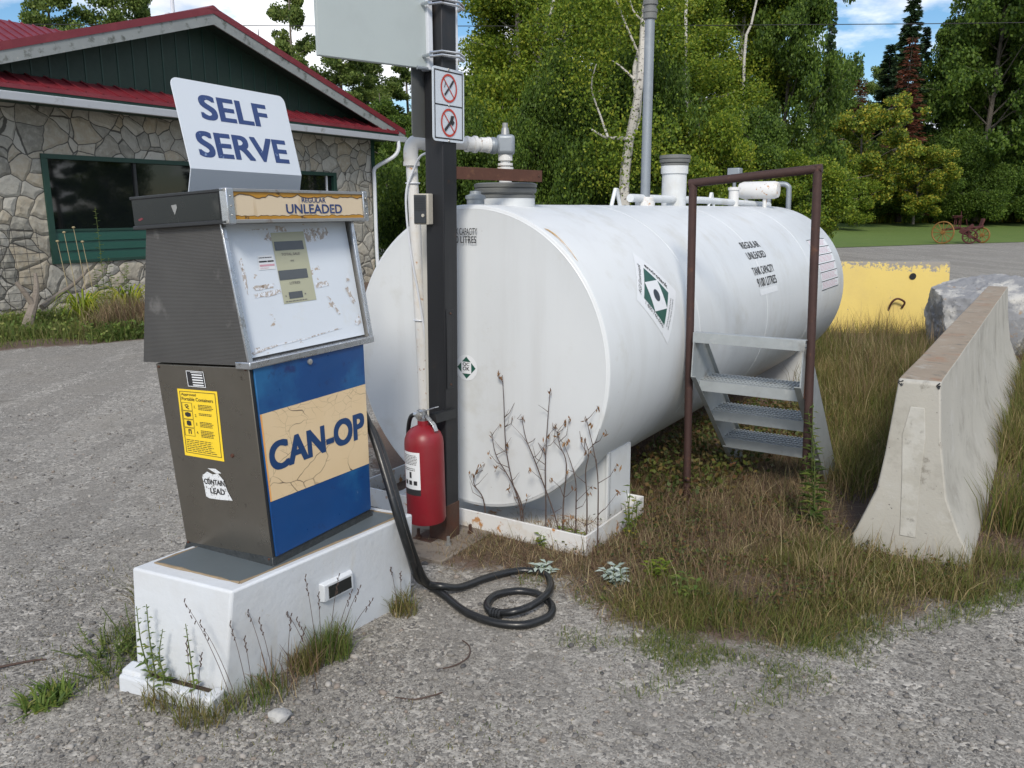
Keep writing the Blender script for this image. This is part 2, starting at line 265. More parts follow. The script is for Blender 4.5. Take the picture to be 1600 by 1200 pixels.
def gravel():
    m, t, b = _new('gravel_and_dirt'); oc = _n(t, 'ShaderNodeTexCoord').outputs['Object']
    v = _n(t, 'ShaderNodeTexVoronoi', feature='F1'); v.inputs['Scale'].default_value = 75; t.links.new(oc, v.inputs['Vector'])
    hs = _n(t, 'ShaderNodeSeparateColor'); t.links.new(v.outputs['Color'], hs.inputs[0])
    c = _ramp(t, hs.outputs[0], 0, 1, (.055, .052, .048, 1), (.52, .49, .435, 1))
    v2 = _n(t, 'ShaderNodeTexVoronoi', feature='F1'); v2.inputs['Scale'].default_value = 190; t.links.new(oc, v2.inputs['Vector'])
    hs2 = _n(t, 'ShaderNodeSeparateColor'); t.links.new(v2.outputs['Color'], hs2.inputs[0])
    c2 = _ramp(t, hs2.outputs[1], 0, 1, (.075, .07, .062, 1), (.42, .395, .35, 1))
    c = _mix(t, _ramp(t, _noise(t, oc, 14, 5), .42, .58), c, c2)
    dirt = _mix(t, _noise(t, oc, 55, 8, .8), (.14, .125, .10), (.36, .33, .28))
    c = _mix(t, _mix(t, .6, (0, 0, 0), _ramp(t, _noise(t, oc, 1.3, 7, .65), .52, .70)), c, dirt)
    c = _mix(t, _mix(t, .5, (0, 0, 0), _ramp(t, _noise(t, oc, .55, 5, .6), .42, .64)), c, (.26, .245, .22))
    rt = _n(t, 'ShaderNodeMapping'); rt.inputs['Rotation'].default_value = (0, 0, R(-33)); rt.inputs['Scale'].default_value = (1.0, .14, 1); t.links.new(oc, rt.inputs[0])
    tk = _noise(t, rt.outputs[0], 1.6, 5, .6)
    tk2 = _n(t, 'ShaderNodeMath', operation='MULTIPLY_ADD'); t.links.new(_noise(t, oc, 3.5, 7, .75), tk2.inputs[0]); tk2.inputs[1].default_value = .5; t.links.new(tk, tk2.inputs[2])
    c = _mix(t, _mix(t, .32, (0, 0, 0), _ramp(t, tk2.outputs[0], .74, .98)), c, (.30, .275, .235)); c = _mix(t, _mix(t, .25, (0, 0, 0), _ramp(t, tk2.outputs[0], .74, .55)), c, (.095, .088, .078))
    c = _mix(t, _mix(t, .55, (0, 0, 0), _ramp(t, _noise(t, oc, 2.7, 6, .7), .60, .70)), c, (.09, .078, .062))
    at = _n(t, 'ShaderNodeAttribute'); at.attribute_name = 'soil'
    sm = _n(t, 'ShaderNodeMath', operation='ADD'); t.links.new(at.outputs['Fac'], sm.inputs[0])
    s2 = _n(t, 'ShaderNodeMath', operation='MULTIPLY_ADD'); t.links.new(_noise(t, oc, 7, 6, .7), s2.inputs[0]); s2.inputs[1].default_value = 1.1; s2.inputs[2].default_value = -.55
    t.links.new(s2.outputs[0], sm.inputs[1])
    soil = _mix(t, _noise(t, oc, 60, 6, .7), (.045, .031, .024), (.19, .13, .095))
    c = _mix(t, _ramp(t, sm.outputs[0], .35, .62), c, soil)
    t.links.new(c, b.inputs['Base Color']); b.inputs['Roughness'].default_value = .92
    p = _bump(t, b, v.outputs['Distance'], .45, -.006); p = _bump(t, b, v2.outputs['Distance'], .3, -.003, p); _bump(t, b, _noise(t, oc, 4, 3), .3, .03, p)
    return m
MT['gravel'] = gravel()
def stonepebble():
    m, t, b = _new('loose_pebbles'); g = _n(t, 'ShaderNodeNewGeometry'); r = _n(t, 'ShaderNodeValToRGB'); e = r.color_ramp.elements
    cols = [(.07, .068, .068), (.17, .16, .15), (.24, .225, .20), (.13, .12, .11), (.38, .36, .33), (.2, .16, .13)]
    while len(e) < len(cols): e.new(.5)
    for i, c in enumerate(cols): e[i].position = i / (len(cols) - 1); e[i].color = (*c, 1)
    t.links.new(g.outputs['Random Per Island'], r.inputs[0]); t.links.new(r.outputs[0], b.inputs['Base Color']); b.inputs['Roughness'].default_value = .85
    return m
MT['pebble'] = stonepebble()
def lawnmat():
    m, t, b = _new('mown_lawn'); oc = _n(t, 'ShaderNodeTexCoord').outputs['Object']
    c = _mix(t, _noise(t, _map(t, oc, (.3, 1, 1)), 1.2, 6, .7), (.065, .12, .018), (.12, .18, .028))
    c = _mix(t, _ramp(t, _noise(t, oc, 2.5, 7, .7), .55, .75), c, (.16, .18, .05))
    t.links.new(c, b.inputs['Base Color']); b.inputs['Roughness'].default_value = .9; _bump(t, b, _noise(t, oc, 16, 4), .6, .05); return m
MT['lawn'] = lawnmat()
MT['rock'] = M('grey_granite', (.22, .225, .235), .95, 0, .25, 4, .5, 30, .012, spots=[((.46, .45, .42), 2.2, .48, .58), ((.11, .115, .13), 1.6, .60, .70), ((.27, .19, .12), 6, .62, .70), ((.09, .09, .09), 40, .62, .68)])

# ---------------------------------------------------------------- mesh helpers
def setp(o, label=None, cat=None, group=None, kind=None):
    for k, v in (('label', label), ('category', cat), ('group', group), ('kind', kind)):
        if v: o[k] = v
    return o
def empty(name, loc=(0, 0, 0), rot=(0, 0, 0), label=None, cat=None, group=None):
    o = bpy.data.objects.new(name, None); C.objects.link(o); o.location = loc; o.rotation_euler = rot; o.empty_display_size = .1
    return setp(o, label, cat, group)
class MB:
    def __init__(s): s.v = []; s.f = []
    def add(s, vs, fs):
        k = len(s.v); s.v += [tuple(v) for v in vs]; s.f += [tuple(i + k for i in f) for f in fs]; return s
    def hexa(s, p):  # bottom 4 ccw, top 4 ccw
        return s.add(p, [(3, 2, 1, 0), (4, 5, 6, 7), (0, 1, 5, 4), (1, 2, 6, 5), (2, 3, 7, 6), (3, 0, 4, 7)])
    def box(s, x0, x1, y0, y1, z0, z1):
        return s.hexa([(x0, y0, z0), (x1, y0, z0), (x1, y1, z0), (x0, y1, z0), (x0, y0, z1), (x1, y0, z1), (x1, y1, z1), (x0, y1, z1)])
    def bar(s, a, b, w, h, up=(0, 0, 1)):
        a = Vector(a); b = Vector(b); d = (b - a).normalized(); u = Vector(up); r = d.cross(u).normalized() * w / 2; u2 = r.cross(d).normalized() * h / 2
        P = [a - r - u2, a + r - u2, b + r - u2, b - r - u2, a - r + u2, a + r + u2, b + r + u2, b - r + u2]
        return s.hexa(P)
    def tube(s, pts, r, n=10, cap=True):
        pts = [Vector(p) for p in pts]; m = len(pts); rs = r if isinstance(r, (list, tuple)) else [r] * m
        prev = None; k = len(s.v)
        for i, p in enumerate(pts):
            d = (pts[min(i + 1, m - 1)] - pts[max(i - 1, 0)]).normalized()
            if prev is None:
                q = Vector((0, 0, 1)) if abs(d.z) < .9 else Vector((1, 0, 0)); x = d.cross(q).normalized()
            else: x = (prev - d * prev.dot(d)).normalized()
            prev = x; y = d.cross(x)
            for j in range(n):
                t = 2 * math.pi * j / n; s.v.append(tuple(p + (x * math.cos(t) + y * math.sin(t)) * rs[i]))
        for i in range(m - 1):
            for j in range(n): s.f.append((k + i * n + j, k + i * n + (j + 1) % n, k + (i + 1) * n + (j + 1) % n, k + (i + 1) * n + j))
        if cap: s.f.append(tuple(k + j for j in range(n))[::-1]); s.f.append(tuple(k + (m - 1) * n + j for j in range(n)))
        return s
    def lathe(s, prof, origin=(0, 0, 0), n=24, X=(1, 0, 0), Y=(0, 1, 0), Z=(0, 0, 1)):
        o = Vector(origin); X = Vector(X); Y = Vector(Y); Z = Vector(Z); k = len(s.v); m = len(prof)
        for r, z in prof:
            for j in range(n):
                t = 2 * math.pi * j / n; s.v.append(tuple(o + (X * math.cos(t) + Y * math.sin(t)) * r + Z * z))
        for i in range(m - 1):
            for j in range(n): s.f.append((k + i * n + j, k + i * n + (j + 1) % n, k + (i + 1) * n + (j + 1) % n, k + (i + 1) * n + j))
        s.f.append(tuple(k + j for j in range(n))[::-1]); s.f.append(tuple(k + (m - 1) * n + j for j in range(n)))
        return s
    def prism(s, poly, fn0, fn1):
        """poly of 2-D points; fn0/fn1 map a 2-D point to the two end faces"""
        k = len(s.v); n = len(poly); s.v += [tuple(fn0(p)) for p in poly] + [tuple(fn1(p)) for p in poly]
        s.f.append(tuple(range(k, k + n))[::-1]); s.f.append(tuple(range(k + n, k + 2 * n)))
        for i in range(n): s.f.append((k + i, k + (i + 1) % n, k + n + (i + 1) % n, k + n + i))
        return s
def link(name, me, mat, parent=None):
    o = bpy.data.objects.new(name, me); C.objects.link(o)
    if mat:
        for q in (mat if isinstance(mat, (list, tuple)) else [mat]): me.materials.append(q)
    if parent: o.parent = parent
    return o
def build(name, mb, mat, parent=None, smooth=True, bevel=0, seg=2, recalc=True):
    me = bpy.data.meshes.new(name); me.from_pydata(mb.v, [], mb.f); me.update()
    if recalc:
        import bmesh
        b = bmesh.new(); b.from_mesh(me); bmesh.ops.recalc_face_normals(b, faces=b.faces); b.to_mesh(me); b.free()
    if smooth: me.shade_smooth(); me.set_sharp_from_angle(angle=R(38))
    o = link(name, me, mat, parent)
    if bevel:
        md = o.modifiers.new('bevel', 'BEVEL'); md.width = bevel; md.segments = seg; md.limit_method = 'ANGLE'; md.angle_limit = R(40)
    return o
def quadfn(p00, p10, p11, p01, n=None, off=.0015):
    """s right, t DOWN from the top-left corner p00; returns a mapper to the (bilinear) quad, lifted off along its normal"""
    p = [Vector(q) for q in (p00, p10, p11, p01)]
    nn = (p[1] - p[0]).cross(p[0] - p[3]).normalized() if n is None else Vector(n)
    return lambda s, t, o=0: (p[0] * (1 - s) + p[1] * s) * (1 - t) + (p[3] * (1 - s) + p[2] * s) * t + nn * (off + o)
_tc = {}
def textmesh(body, bold, shear, res):
    key = (body, bold, shear)
    if key in _tc: return _tc[key]
    cu = bpy.data.curves.new('lettering', 'FONT'); cu.body = body; cu.size = 1; cu.shear = shear; cu.resolution_u = res; cu.align_x = 'CENTER'
    o = bpy.data.objects.new('lettering', cu); C.objects.link(o)
    dg = bpy.context.evaluated_depsgraph_get(); dg.update()
    me = bpy.data.meshes.new_from_object(o.evaluated_get(dg)); C.objects.unlink(o); bpy.data.objects.remove(o)
    n = len(me.vertices); a = np.empty(n * 3); me.vertices.foreach_get('co', a); a = a.reshape(-1, 3); a[:, 2] = 0
    f0 = [tuple(p.vertices) for p in me.polygons]; bpy.data.meshes.remove(me); fs = list(f0)
    if bold:  # heavier strokes: the letter again, nudged round a small circle, each a hair further out
        A0 = a; parts = [a]
        for k, (i_, j_) in enumerate(((1, 1), (-1, 1), (1, -1), (-1, -1), (1, 0), (-1, 0), (0, 1), (0, -1), (.5, .5), (-.5, -.5))):
            sh = np.array([bold * i_, bold * j_ * .7, (k + 1) * .00003]); parts.append(A0 + sh); fs += [tuple(i + n * (k + 1) for i in f) for f in f0]
        a = np.concatenate(parts)
    lo = a.min(0); hi = a.max(0); uv = np.empty((len(a), 3)); uv[:, :2] = (a[:, :2] - lo[:2]) / (hi[:2] - lo[:2]); uv[:, 1] = 1 - uv[:, 1]; uv[:, 2] = a[:, 2]
    _tc[key] = (uv, fs); return _tc[key]
def text(name, body, fn, rect, mat, parent, bold=.0, shear=0, o=.0006, res=6, w=None):
    """lettering filling rect = (s0, t0, s1, t1) of the surface fn"""
    uv, fs = textmesh(body, bold, shear, res); s0, t0, s1, t1 = rect
    vs = [tuple(fn(s0 + (s1 - s0) * u, t0 + (t1 - t0) * v, o + w_)) for u, v, w_ in uv]
    me = bpy.data.meshes.new(name); me.from_pydata(vs, [], fs); me.update()
    return link(name, me, mat, parent)
def patch(mb, fn, poly, o=0):
    k = len(mb.v); mb.v += [tuple(fn(s, t, o)) for s, t in poly]; mb.f.append(tuple(range(k, k + len(poly)))[::-1]); return mb
def rect(s0, t0, s1, t1): return [(s0, t0), (s1, t0), (s1, t1), (s0, t1)]
def rrect(s0, t0, s1, t1, rs, rt, n=5):
    out = []
    for cx, cy, a0 in ((s1 - rs, t0 + rt, -90), (s1 - rs, t1 - rt, 0), (s0 + rs, t1 - rt, 90), (s0 + rs, t0 + rt, 180)):
        for i in range(n + 1): a = R(a0 + 90 * i / n); out.append((cx + rs * math.cos(a), cy + rt * math.sin(a)))
    return out
def flat(name, fn, polys, mat, parent, o=0):
    mb = MB()
    for p in polys: patch(mb, fn, p, o)
    return build(name, mb, mat, parent, smooth=False, recalc=False)
def ring2(cx, cy, rx, ry, w, n=28):  # annulus as quads
    q = []
    for i in range(n):
        a, b = 2 * math.pi * i / n, 2 * math.pi * (i + 1) / n
        q.append([(cx + rx * math.cos(a), cy + ry * math.sin(a)), (cx + rx * math.cos(b), cy + ry * math.sin(b)), (cx + rx * (1 - w) * math.cos(b), cy + ry * (1 - w) * math.sin(b)), (cx + rx * (1 - w) * math.cos(a), cy + ry * (1 - w) * math.sin(a))])
    return q
def frame2(s0, t0, s1, t1, ws, wt):
    return [rect(s0, t0, s1, t0 + wt), rect(s0, t1 - wt, s1, t1), rect(s0, t0 + wt, s0 + ws, t1 - wt), rect(s1 - ws, t0 + wt, s1, t1 - wt)]
def line2(a, b, w, asp=1):
    dx, dy = (b[0] - a[0]) * asp, b[1] - a[1]; L = math.hypot(dx, dy); nx, ny = -dy / L * w / 2 / asp, dx / L * w / 2
    return [(a[0] + nx, a[1] + ny), (b[0] + nx, b[1] + ny), (b[0] - nx, b[1] - ny), (a[0] - nx, a[1] - ny)]
def microlines(rng, s0, s1, t0, t1, rows, h=.5, full=.8):
    q = []
    for i in range(rows):
        t = t0 + (t1 - t0) * (i + .25) / rows; s = s0; end = s0 + (s1 - s0) * rng.uniform(full, 1)
        while s < end:
            w = min((s1 - s0) * rng.uniform(.06, .16), end - s); q.append(rect(s, t, s + w, t + (t1 - t0) / rows * h)); s += w + (s1 - s0) * .025
    return q
def npmesh(name, V, F, mat, parent=None, nv=4):
    me = bpy.data.meshes.new(name); n = len(V); m = len(F)
    me.vertices.add(n); me.vertices.foreach_set('co', np.ascontiguousarray(V, dtype=np.float32).ravel())
    me.loops.add(m * nv); me.loops.foreach_set('vertex_index', np.ascontiguousarray(F, dtype=np.int32).ravel())
    me.polygons.add(m); me.polygons.foreach_set('loop_start', np.arange(0, m * nv, nv, dtype=np.int32))
    me.update(calc_edges=True)
    return link(name, me, mat, parent)

# ================================================================= GROUND
def inpoly(x, y, poly):
    c = np.zeros(x.shape, bool); n = len(poly)
    for i in range(n):
        x1, y1 = poly[i]; x2, y2 = poly[(i + 1) % n]
        k = ((y1 > y) != (y2 > y)) & (x < (x2 - x1) * (y - y1) / (y2 - y1 + 1e-12) + x1); c ^= k
    return c
def distpoly(x, y, poly):
    d = np.full(x.shape, 1e9); n = len(poly)
    for i in range(n):
        a = np.array(poly[i]); b = np.array(poly[(i + 1) % n]); e = b - a; L = (e ** 2).sum()
        t = np.clip(((x - a[0]) * e[0] + (y - a[1]) * e[1]) / L, 0, 1); d = np.minimum(d, np.hypot(x - a[0] - t * e[0], y - a[1] - t * e[1]))
    return np.where(inpoly(x, y, poly), d, -d)
THATCH = [(-.62, 4.3), (-.50, 3.85), (-.24, 3.66), (.0, 3.66), (.24, 3.52), (.42, 3.16), (.72, 2.95), (1.04, 2.98), (1.5, 3.18), (2.23, 3.46), (3.6, 4.0), (5.2, 5.6), (6.6, 9.5), (7.0, 12.2), (5.2, 13.0), (3.2, 11.0), (.8, 8.3), (-1.2, 6.3)]
xs = np.unique(np.concatenate([np.array([-420, -250, -150, -90, -60, -40, -28, -20, -15, -12]), np.arange(-10, 9, .12), np.array([10, 12, 15, 20, 28, 40, 60, 90, 150, 250, 420])]))
ys = np.unique(np.concatenate([np.array([-420, -200, -100, -50, -25, -12, -6, -3, -1]), np.arange(0, 15, .12), np.array([16, 18, 21, 25, 30, 36, 45, 60, 90, 150, 250, 420])]))
GX, GY = np.meshgrid(xs, ys); rg = np.random.RandomState(3)
def gz(x, y):
    near = np.clip(1 - (np.abs(x) - 7) / 3, 0, 1) * np.clip(1 - (np.abs(y - 6) - 7) / 2, 0, 1)
    return near * (.006 * np.sin(x * 2.3 + 1) * np.cos(y * 1.9) + .005 * np.sin(x * 5.1 + y * 3.7) + .004 * np.sin(x * 9 - y * 7.3)) - .004
GZ = gz(GX, GY)
V = np.stack([GX, GY, GZ], -1).reshape(-1, 3); nx = len(xs); ny = len(ys)
i = np.arange(ny - 1)[:, None] * nx + np.arange(nx - 1)[None]; F = np.stack([i, i + 1, i + 1 + nx, i + nx], -1).reshape(-1, 4)
g = npmesh('ground', V, F, MT['gravel']); setp(g, kind='structure'); g.data.shade_smooth()
BED = [(-9.5, 13.2), (-8.6, 10.6), (-6.4, 10.15), (-5.0, 10.9), (-4.2, 13.0), (-3.4, 16), (-2.2, 22.0), (-3.2, 22.8), (-4.5, 20.5), (-8.6, 14.1)]
sv = np.maximum(np.clip(.5 + distpoly(V[:, 0], V[:, 1], THATCH) * 1.8, 0, 1), np.clip(.5 + distpoly(V[:, 0], V[:, 1], BED) * 1.8, 0, 1))
at = g.data.attributes.new('soil', 'FLOAT', 'POINT'); at.data.foreach_set('value', sv.astype(np.float32))
# far lawn rising gently towards the trees
mb = MB(); near = [(-60, 46.5), (-20, 43), (4, 39.2), (9, 37.8), (13.9, 36.8), (20.2, 40.0), (25.9, 42.3), (34, 46), (70, 62)]
def lawnz(d): return .03 + .75 * min(1, d / 18) ** 1.2
rows = [0, 1, 4, 9, 14, 18, 60]
mb.v = [(x + d * .25, y + d, .012 if d == 0 else lawnz(d)) for d in rows for x, y in near]; n = len(near)
mb.f = [(r * n + c, r * n + c + 1, (r + 1) * n + c + 1, (r + 1) * n + c) for r in range(len(rows) - 1) for c in range(n - 1)]
setp(build('lawn', mb, MT['lawn']), kind='structure')

# ================================================================= PUMP ISLAND BASE
A_, B_, F_, L_ = (-1.000, 2.591), (-.443, 3.361), (-.80, 3.54), (-1.365, 2.735)
At, Bt, Ft, Lt = (-.938, 2.576), (-.418, 3.299), (-.84, 3.50), (-1.360, 2.775)
ZB = .412
bt = empty('pump_base', ((A_[0] + F_[0]) / 2, (A_[1] + F_[1]) / 2, 0), (0, 0, 0), 'white painted block base under the old fuel pump with rough chipped edges', 'pump base')
def rel(p, z): return (p[0] - bt.location.x, p[1] - bt.location.y, z)
mb = MB()
n = 10; BOT = [A_, B_, F_, L_]; TOP = [At, Bt, Ft, Lt]
mb.hexa([rel(p, -.02) for p in BOT] + [rel(p, ZB) for p in TOP])
build('block', mb, MT['white_base'], bt, bevel=.009, seg=3)
cx = sum(p[0] for p in TOP) / 4; cy = sum(p[1] for p in TOP) / 4
def inset(p, k): return (cx + (p[0] - cx) * k, cy + (p[1] - cy) * k)
tp = [inset(At, .86), inset(Bt, .90), inset(Ft, .88), inset(Lt, .86)]
mb = MB(); mb.hexa([rel(p, ZB - .01) for p in tp] + [rel(p, ZB + .003) for p in tp]); build('top_plate', mb, MT['greyplate'], bt, smooth=False)
# painted-over rim sealant
mb = MB(); rr = random.Random(5)
for a, b in zip(tp, tp[1:] + tp[:1]):
    pts = [(a[0] + (b[0] - a[0]) * t / 9, a[1] + (b[1] - a[1]) * t / 9) for t in range(10)]
    mb.tube([rel((x, y), ZB + .001 + rr.uniform(-.001, .0015)) for x, y in pts], [.0045 + rr.uniform(-.0025, .0025) for _ in pts], 6)
build('rim_sealant', mb, M('brown_dried_sealant', (.25, .19, .12), .8, 0, .3, 30, .5), bt)
# toe lip along the left end with a dark slot
d = Vector((L_[0] - A_[0], L_[1] - A_[1], 0)).normalized(); o_ = Vector((-d.y, d.x, 0)) * -1
if o_.y > 0: o_ = -o_
A3 = Vector((*A_, 0)); L3 = Vector((*L_, 0)); bl = bt.location
def q3(v, z): return (v.x - bl.x, v.y - bl.y, z)
mb = MB(); a0, a1 = A3 - d * .012, L3 + d * .01
mb.hexa([q3(a0 + o_ * .035, -.02), q3(a0 + o_ * .075, -.02), q3(a1 + o_ * .075, -.02), q3(a1 + o_ * .035, -.02), q3(a0 + o_ * .035, .05), q3(a0 + o_ * .07, .045), q3(a1 + o_ * .07, .05), q3(a1 + o_ * .035, .055)])
mb.hexa([q3(a0, -.02), q3(a0 + o_ * .075, -.02), q3(a0 + d * .045 + o_ * .075, -.02), q3(a0 + d * .045, -.02), q3(a0, .052), q3(a0 + o_ * .068, .047), q3(a0 + d * .045 + o_ * .068, .047), q3(a0 + d * .045, .05)])
mb.hexa([q3(a1 - d * .09, -.02), q3(a1 - d * .09 + o_ * .06, -.02), q3(a1 + o_ * .06, -.02), q3(a1, -.02), q3(a1 - d * .09, .072), q3(a1 - d * .09 + o_ * .055, .062), q3(a1 + o_ * .055, .065), q3(a1, .075)])
build('toe_lip', mb, MT['white_base'], bt, bevel=.009, seg=2)
mb = MB(); mb.hexa([q3(a0 + d * .045 + o_ * .002, .0), q3(a0 + d * .045 + o_ * .036, .0), q3(a1 - d * .09 + o_ * .036, .0), q3(a1 - d * .09 + o_ * .002, .0), q3(a0 + d * .045 + o_ * .002, .036), q3(a0 + d * .045 + o_ * .034, .036), q3(a1 - d * .09 + o_ * .034, .04), q3(a1 - d * .09 + o_ * .002, .04)])
build('soil_in_slot', mb, MT['soil'], bt)
# reflector box on the long side
fb = quadfn(rel(At, ZB), rel(Bt, ZB), rel(B_, 0), rel(A_, 0), off=0)
mb = MB(); c4 = [(.43, .30), (.61, .30), (.62, .495), (.44, .50)]
mb.hexa([fb(s, t, .0) for s, t in c4] + [fb(s + (.01 if s < .5 else -.01), t + (.012 if t < .4 else -.012), .022) for s, t in c4])
rfx = build('reflector_frame', mb, MT['white_base'], bt, bevel=.003)
flat('reflector', fb, [[(.462, .335), (.588, .335), (.596, .462), (.47, .468)]], MT['black_gloss'], rfx, .0235)

# ================================================================= FUEL PUMP
pump = empty('fuel_pump', (-.856, 2.779, .412), (-.05, 0, R(62)), 'old self-serve fuel pump with cream and blue front, standing on the white block', 'fuel pump')
def hx(u00, u01, v00, v01, z0, u10, u11, v10, v11, z1):
    return [(u00, v00, z0), (u01, v00, z0), (u01, v01, z0), (u00, v01, z0), (u10, v10, z1), (u11, v10, z1), (u11, v11, z1), (u10, v11, z1)]
mb = MB(); mb.hexa(hx(-.010, .575, -.010, .450, -.004, .001, .566, .001, .440, .036)); build('skirt', mb, MT['tar'], pump, bevel=.003)
mb = MB(); mb.hexa(hx(0, .565, 0, .44, .03, -.012, .61, .003, .47, .722)); build('cabinet', mb, MT['bronze'], pump, bevel=.004)
# side face mapper of the cabinet (towards -X): left = back, right = front
sf = quadfn((-.012, .470, .725), (-.012, .003, .725), (0, 0, .0), (0, .44, .0), off=.0)
def front(off): return quadfn((-.012, .003, .725), (.61, .003, .725), (.565, 0, .0), (0, 0, .0), off=off)
ff = front(0)
mb = MB(); c4 = [(.022, .955), (.99, .955), (.99, .012), (.022, .012)]
mb.hexa([ff(s, t, .001) for s, t in c4] + [ff(s, t, .009) for s, t in c4]); fp = build('front_panel', mb, MT['blue'], pump, bevel=.002)
flat('cream_band', ff, [[(.026, .236), (.988, .236), (.988, .690), (.026, .672)]], MT['cream'], fp, .0098)
flat('orange_edge', ff, [[(.0235, .236), (.036, .236), (.036, .672), (.0235, .672)]], MT['orange'], fp, .0102)
text('lettering', 'CAN-OP', ff, (.055, .385, .955, .532), MT['canink'], fp, bold=.042, o=.0106)
flat('panel_edge_shadow_gap', ff, [rect(.0, .01, .02, .955)], MT['dark'], pump, .001)
mb = MB(); cc = ff(.467, .04, .009); nn = (ff(.467, .04, .02) - ff(.467, .04, .01)).normalized()
mb.lathe([(.011, 0), (.011, .006), (.006, .008), (.004, .008)], cc, 16, X=(1, 0, 0), Y=nn.cross(Vector((1, 0, 0))), Z=nn); build('lock', mb, MT['steel'], pump)
# side labels
rng = random.Random(11)
dec = flat('container_notice', sf, [[(.205, .127), (.640, .130), (.612, .485), (.172, .474)]], MT['yellow_label'], pump, .0012)
yq = lambda s, t, o=0: quadfn(sf(.205, .127), sf(.640, .130), sf(.612, .485), sf(.172, .474), off=.0014)(s, t, o)
flat('border', yq, frame2(.05, .03, .95, .95, .014, .008), MT['ink'], dec, .0006)
text('heading', 'Approved', yq, (.09, .055, .46, .105), MT['ink'], dec, bold=.01, o=.0006)
text('heading', 'Portable Containers', yq, (.09, .115, .88, .165), MT['ink'], dec, bold=.01, o=.0006)
pl = []
for k in range(4):
    t0 = .195 + k * .125; pl += frame2(.075, t0, .335, t0 + .12, .010, .005)
    text('number', '%d.' % (k + 1), yq, (.385, t0 + .035, .43, t0 + .075), MT['ink'], dec, bold=.01, o=.0006)
    pl += microlines(rng, .49, .86, t0 + .012, t0 + .012 + [.085, .04, .085, .11][k], [4, 2, 4, 5][k], .5)
pl += [line2((.15, .235), (.22, .225), .012, .6), line2((.22, .225), (.24, .255), .012, .6), line2((.24, .255), (.17, .262), .012, .6), line2((.17, .262), (.25, .29), .014, .6), line2((.15, .24), (.24, .29), .008, .6)]
pl += [[(.13, .35), (.20, .335), (.28, .35), (.28, .395), (.19, .41), (.13, .39)], [(.15, .475), (.19, .46), (.26, .47), (.27, .53), (.2, .54), (.15, .525)], [(.17, .59), (.25, .59), (.25, .66), (.225, .66), (.225, .61), (.195, .61), (.195, .66), (.17, .66)]]
pl += microlines(rng, .09, .90, .74, .93, 7, .36, .75)
flat('pictograms', yq, pl, MT['ink'], dec, .0006)
dec = flat('rating_plate', sf, [[(.335, .032), (.524, .034), (.530, .114), (.335, .112)]], MT['ink'], pump, .0012)
q = lambda s, t, o=0: quadfn(sf(.335, .032), sf(.524, .034), sf(.530, .114), sf(.335, .112), off=.0014)(s, t, o)
flat('entries', q, frame2(0, 0, 1, 1, .03, .04) + [rect(.3, .2 + .16 * k, .9, .28 + .16 * k) for k in range(5)] + [rect(.25, .08, .9, .12)], MT['paper'], dec, .0005)
dec = flat('torn_lead_notice', sf, [[(.333, .572), (.37, .560), (.40, .548), (.46, .560), (.52, .552), (.575, .585), (.60, .64), (.643, .685), (.50, .690), (.38, .690), (.345, .682), (.34, .62)], [(.41, .530), (.50, .528), (.56, .548), (.50, .553)]], MT['tornpaper'], pump, .0012)
text('lettering', 'CONTAIN.', sf, (.350, .586, .592, .615), MT['ink'], dec, bold=.03, o=.0022)
text('lettering', 'LEAD', sf, (.405, .632, .570, .661), MT['ink'], dec, bold=.03, o=.0022)
for s, t in ((.709, .449), (.965, .965), (.03, .955), (.035, .02), (.965, .015)):
    mb = MB(); cc = sf(s, t, .0); mb.lathe([(.0075 if s == .709 else .0045, 0), (.006 if s == .709 else .003, .005)], cc, 10, X=(0, 1, 0), Y=(0, 0, 1), Z=(-1, 0, 0))
    build('screw', mb, MT['rustbar'], pump)
# hood: ribbed sides, recessed white face, chrome frame
hood = MB(); hood.hexa(hx(-.020, .660, .020, .525, .728, -.010, .680, .092, .43, 1.214))
hood = build('hood', hood, MT['mesh_side'], pump, bevel=.002)
def hv(z): return -.012 + (z - .728) * (.060 + .012) / (1.214 - .728)
def hu0(z): return -.020 + (z - .728) * .010 / .486
def hu1(z): return .660 + (z - .728) * .020 / .486
fc = quadfn((-.008, .0895, 1.210), (.678, .0895, 1.210), (.658, .0175, .732), (-.018, .0175, .732), off=0)
face = flat('price_face', fc, [rect(.02, .0, .98, .965)], MT['chalky'], pump, .002)
disp = flat('display_bezel', fc, [[(.353, .082), (.607, .079), (.612, .618), (.355, .618)]], MT['olive'], face, .0036)
for (a, b, c_, d_) in ((.364, .149, .585, .217), (.355, .367, .577, .440), (.402, .535, .509, .586)):
    flat('display_window', fc, [rect(a, b, c_, d_)], MT['lcd'], disp, .0048)
text('lettering', 'TOTAL SALE', fc, (.402, .238, .545, .257), MT['greyink'], disp, bold=.01, o=.0048)
text('lettering', '¢¢', fc, (.462, .292, .490, .307), MT['greyink'], disp, bold=.01, o=.0048)
text('lettering', 'LITRES', fc, (.425, .458, .505, .477), MT['greyink'], disp, bold=.01, o=.0048)
flat('fine_print', fc, microlines(rng, .37, .54, .598, .608, 1, .7) + [rect(.375, .555, .382, .568), rect(.525, .555, .535, .566)], MT['greyink'], disp, .0048)
MT['peel'] = M('peeled_brownish_residue', (.42, .37, .33), .7, 0, .3, 60, .4, 120, .002, spots=[((.70, .74, .80), 60, .47, .53), ((.25, .19, .14), 40, .60, .64)])
def jag(rr, p, k=.006):
    out = []
    for (a, b), (c_, d_) in zip(p, p[1:] + p[:1]):
        for i in range(6): f = i / 6; out.append((a + (c_ - a) * f + rr.uniform(-k, k), b + (d_ - b) * f + rr.uniform(-k, k)))
    return out
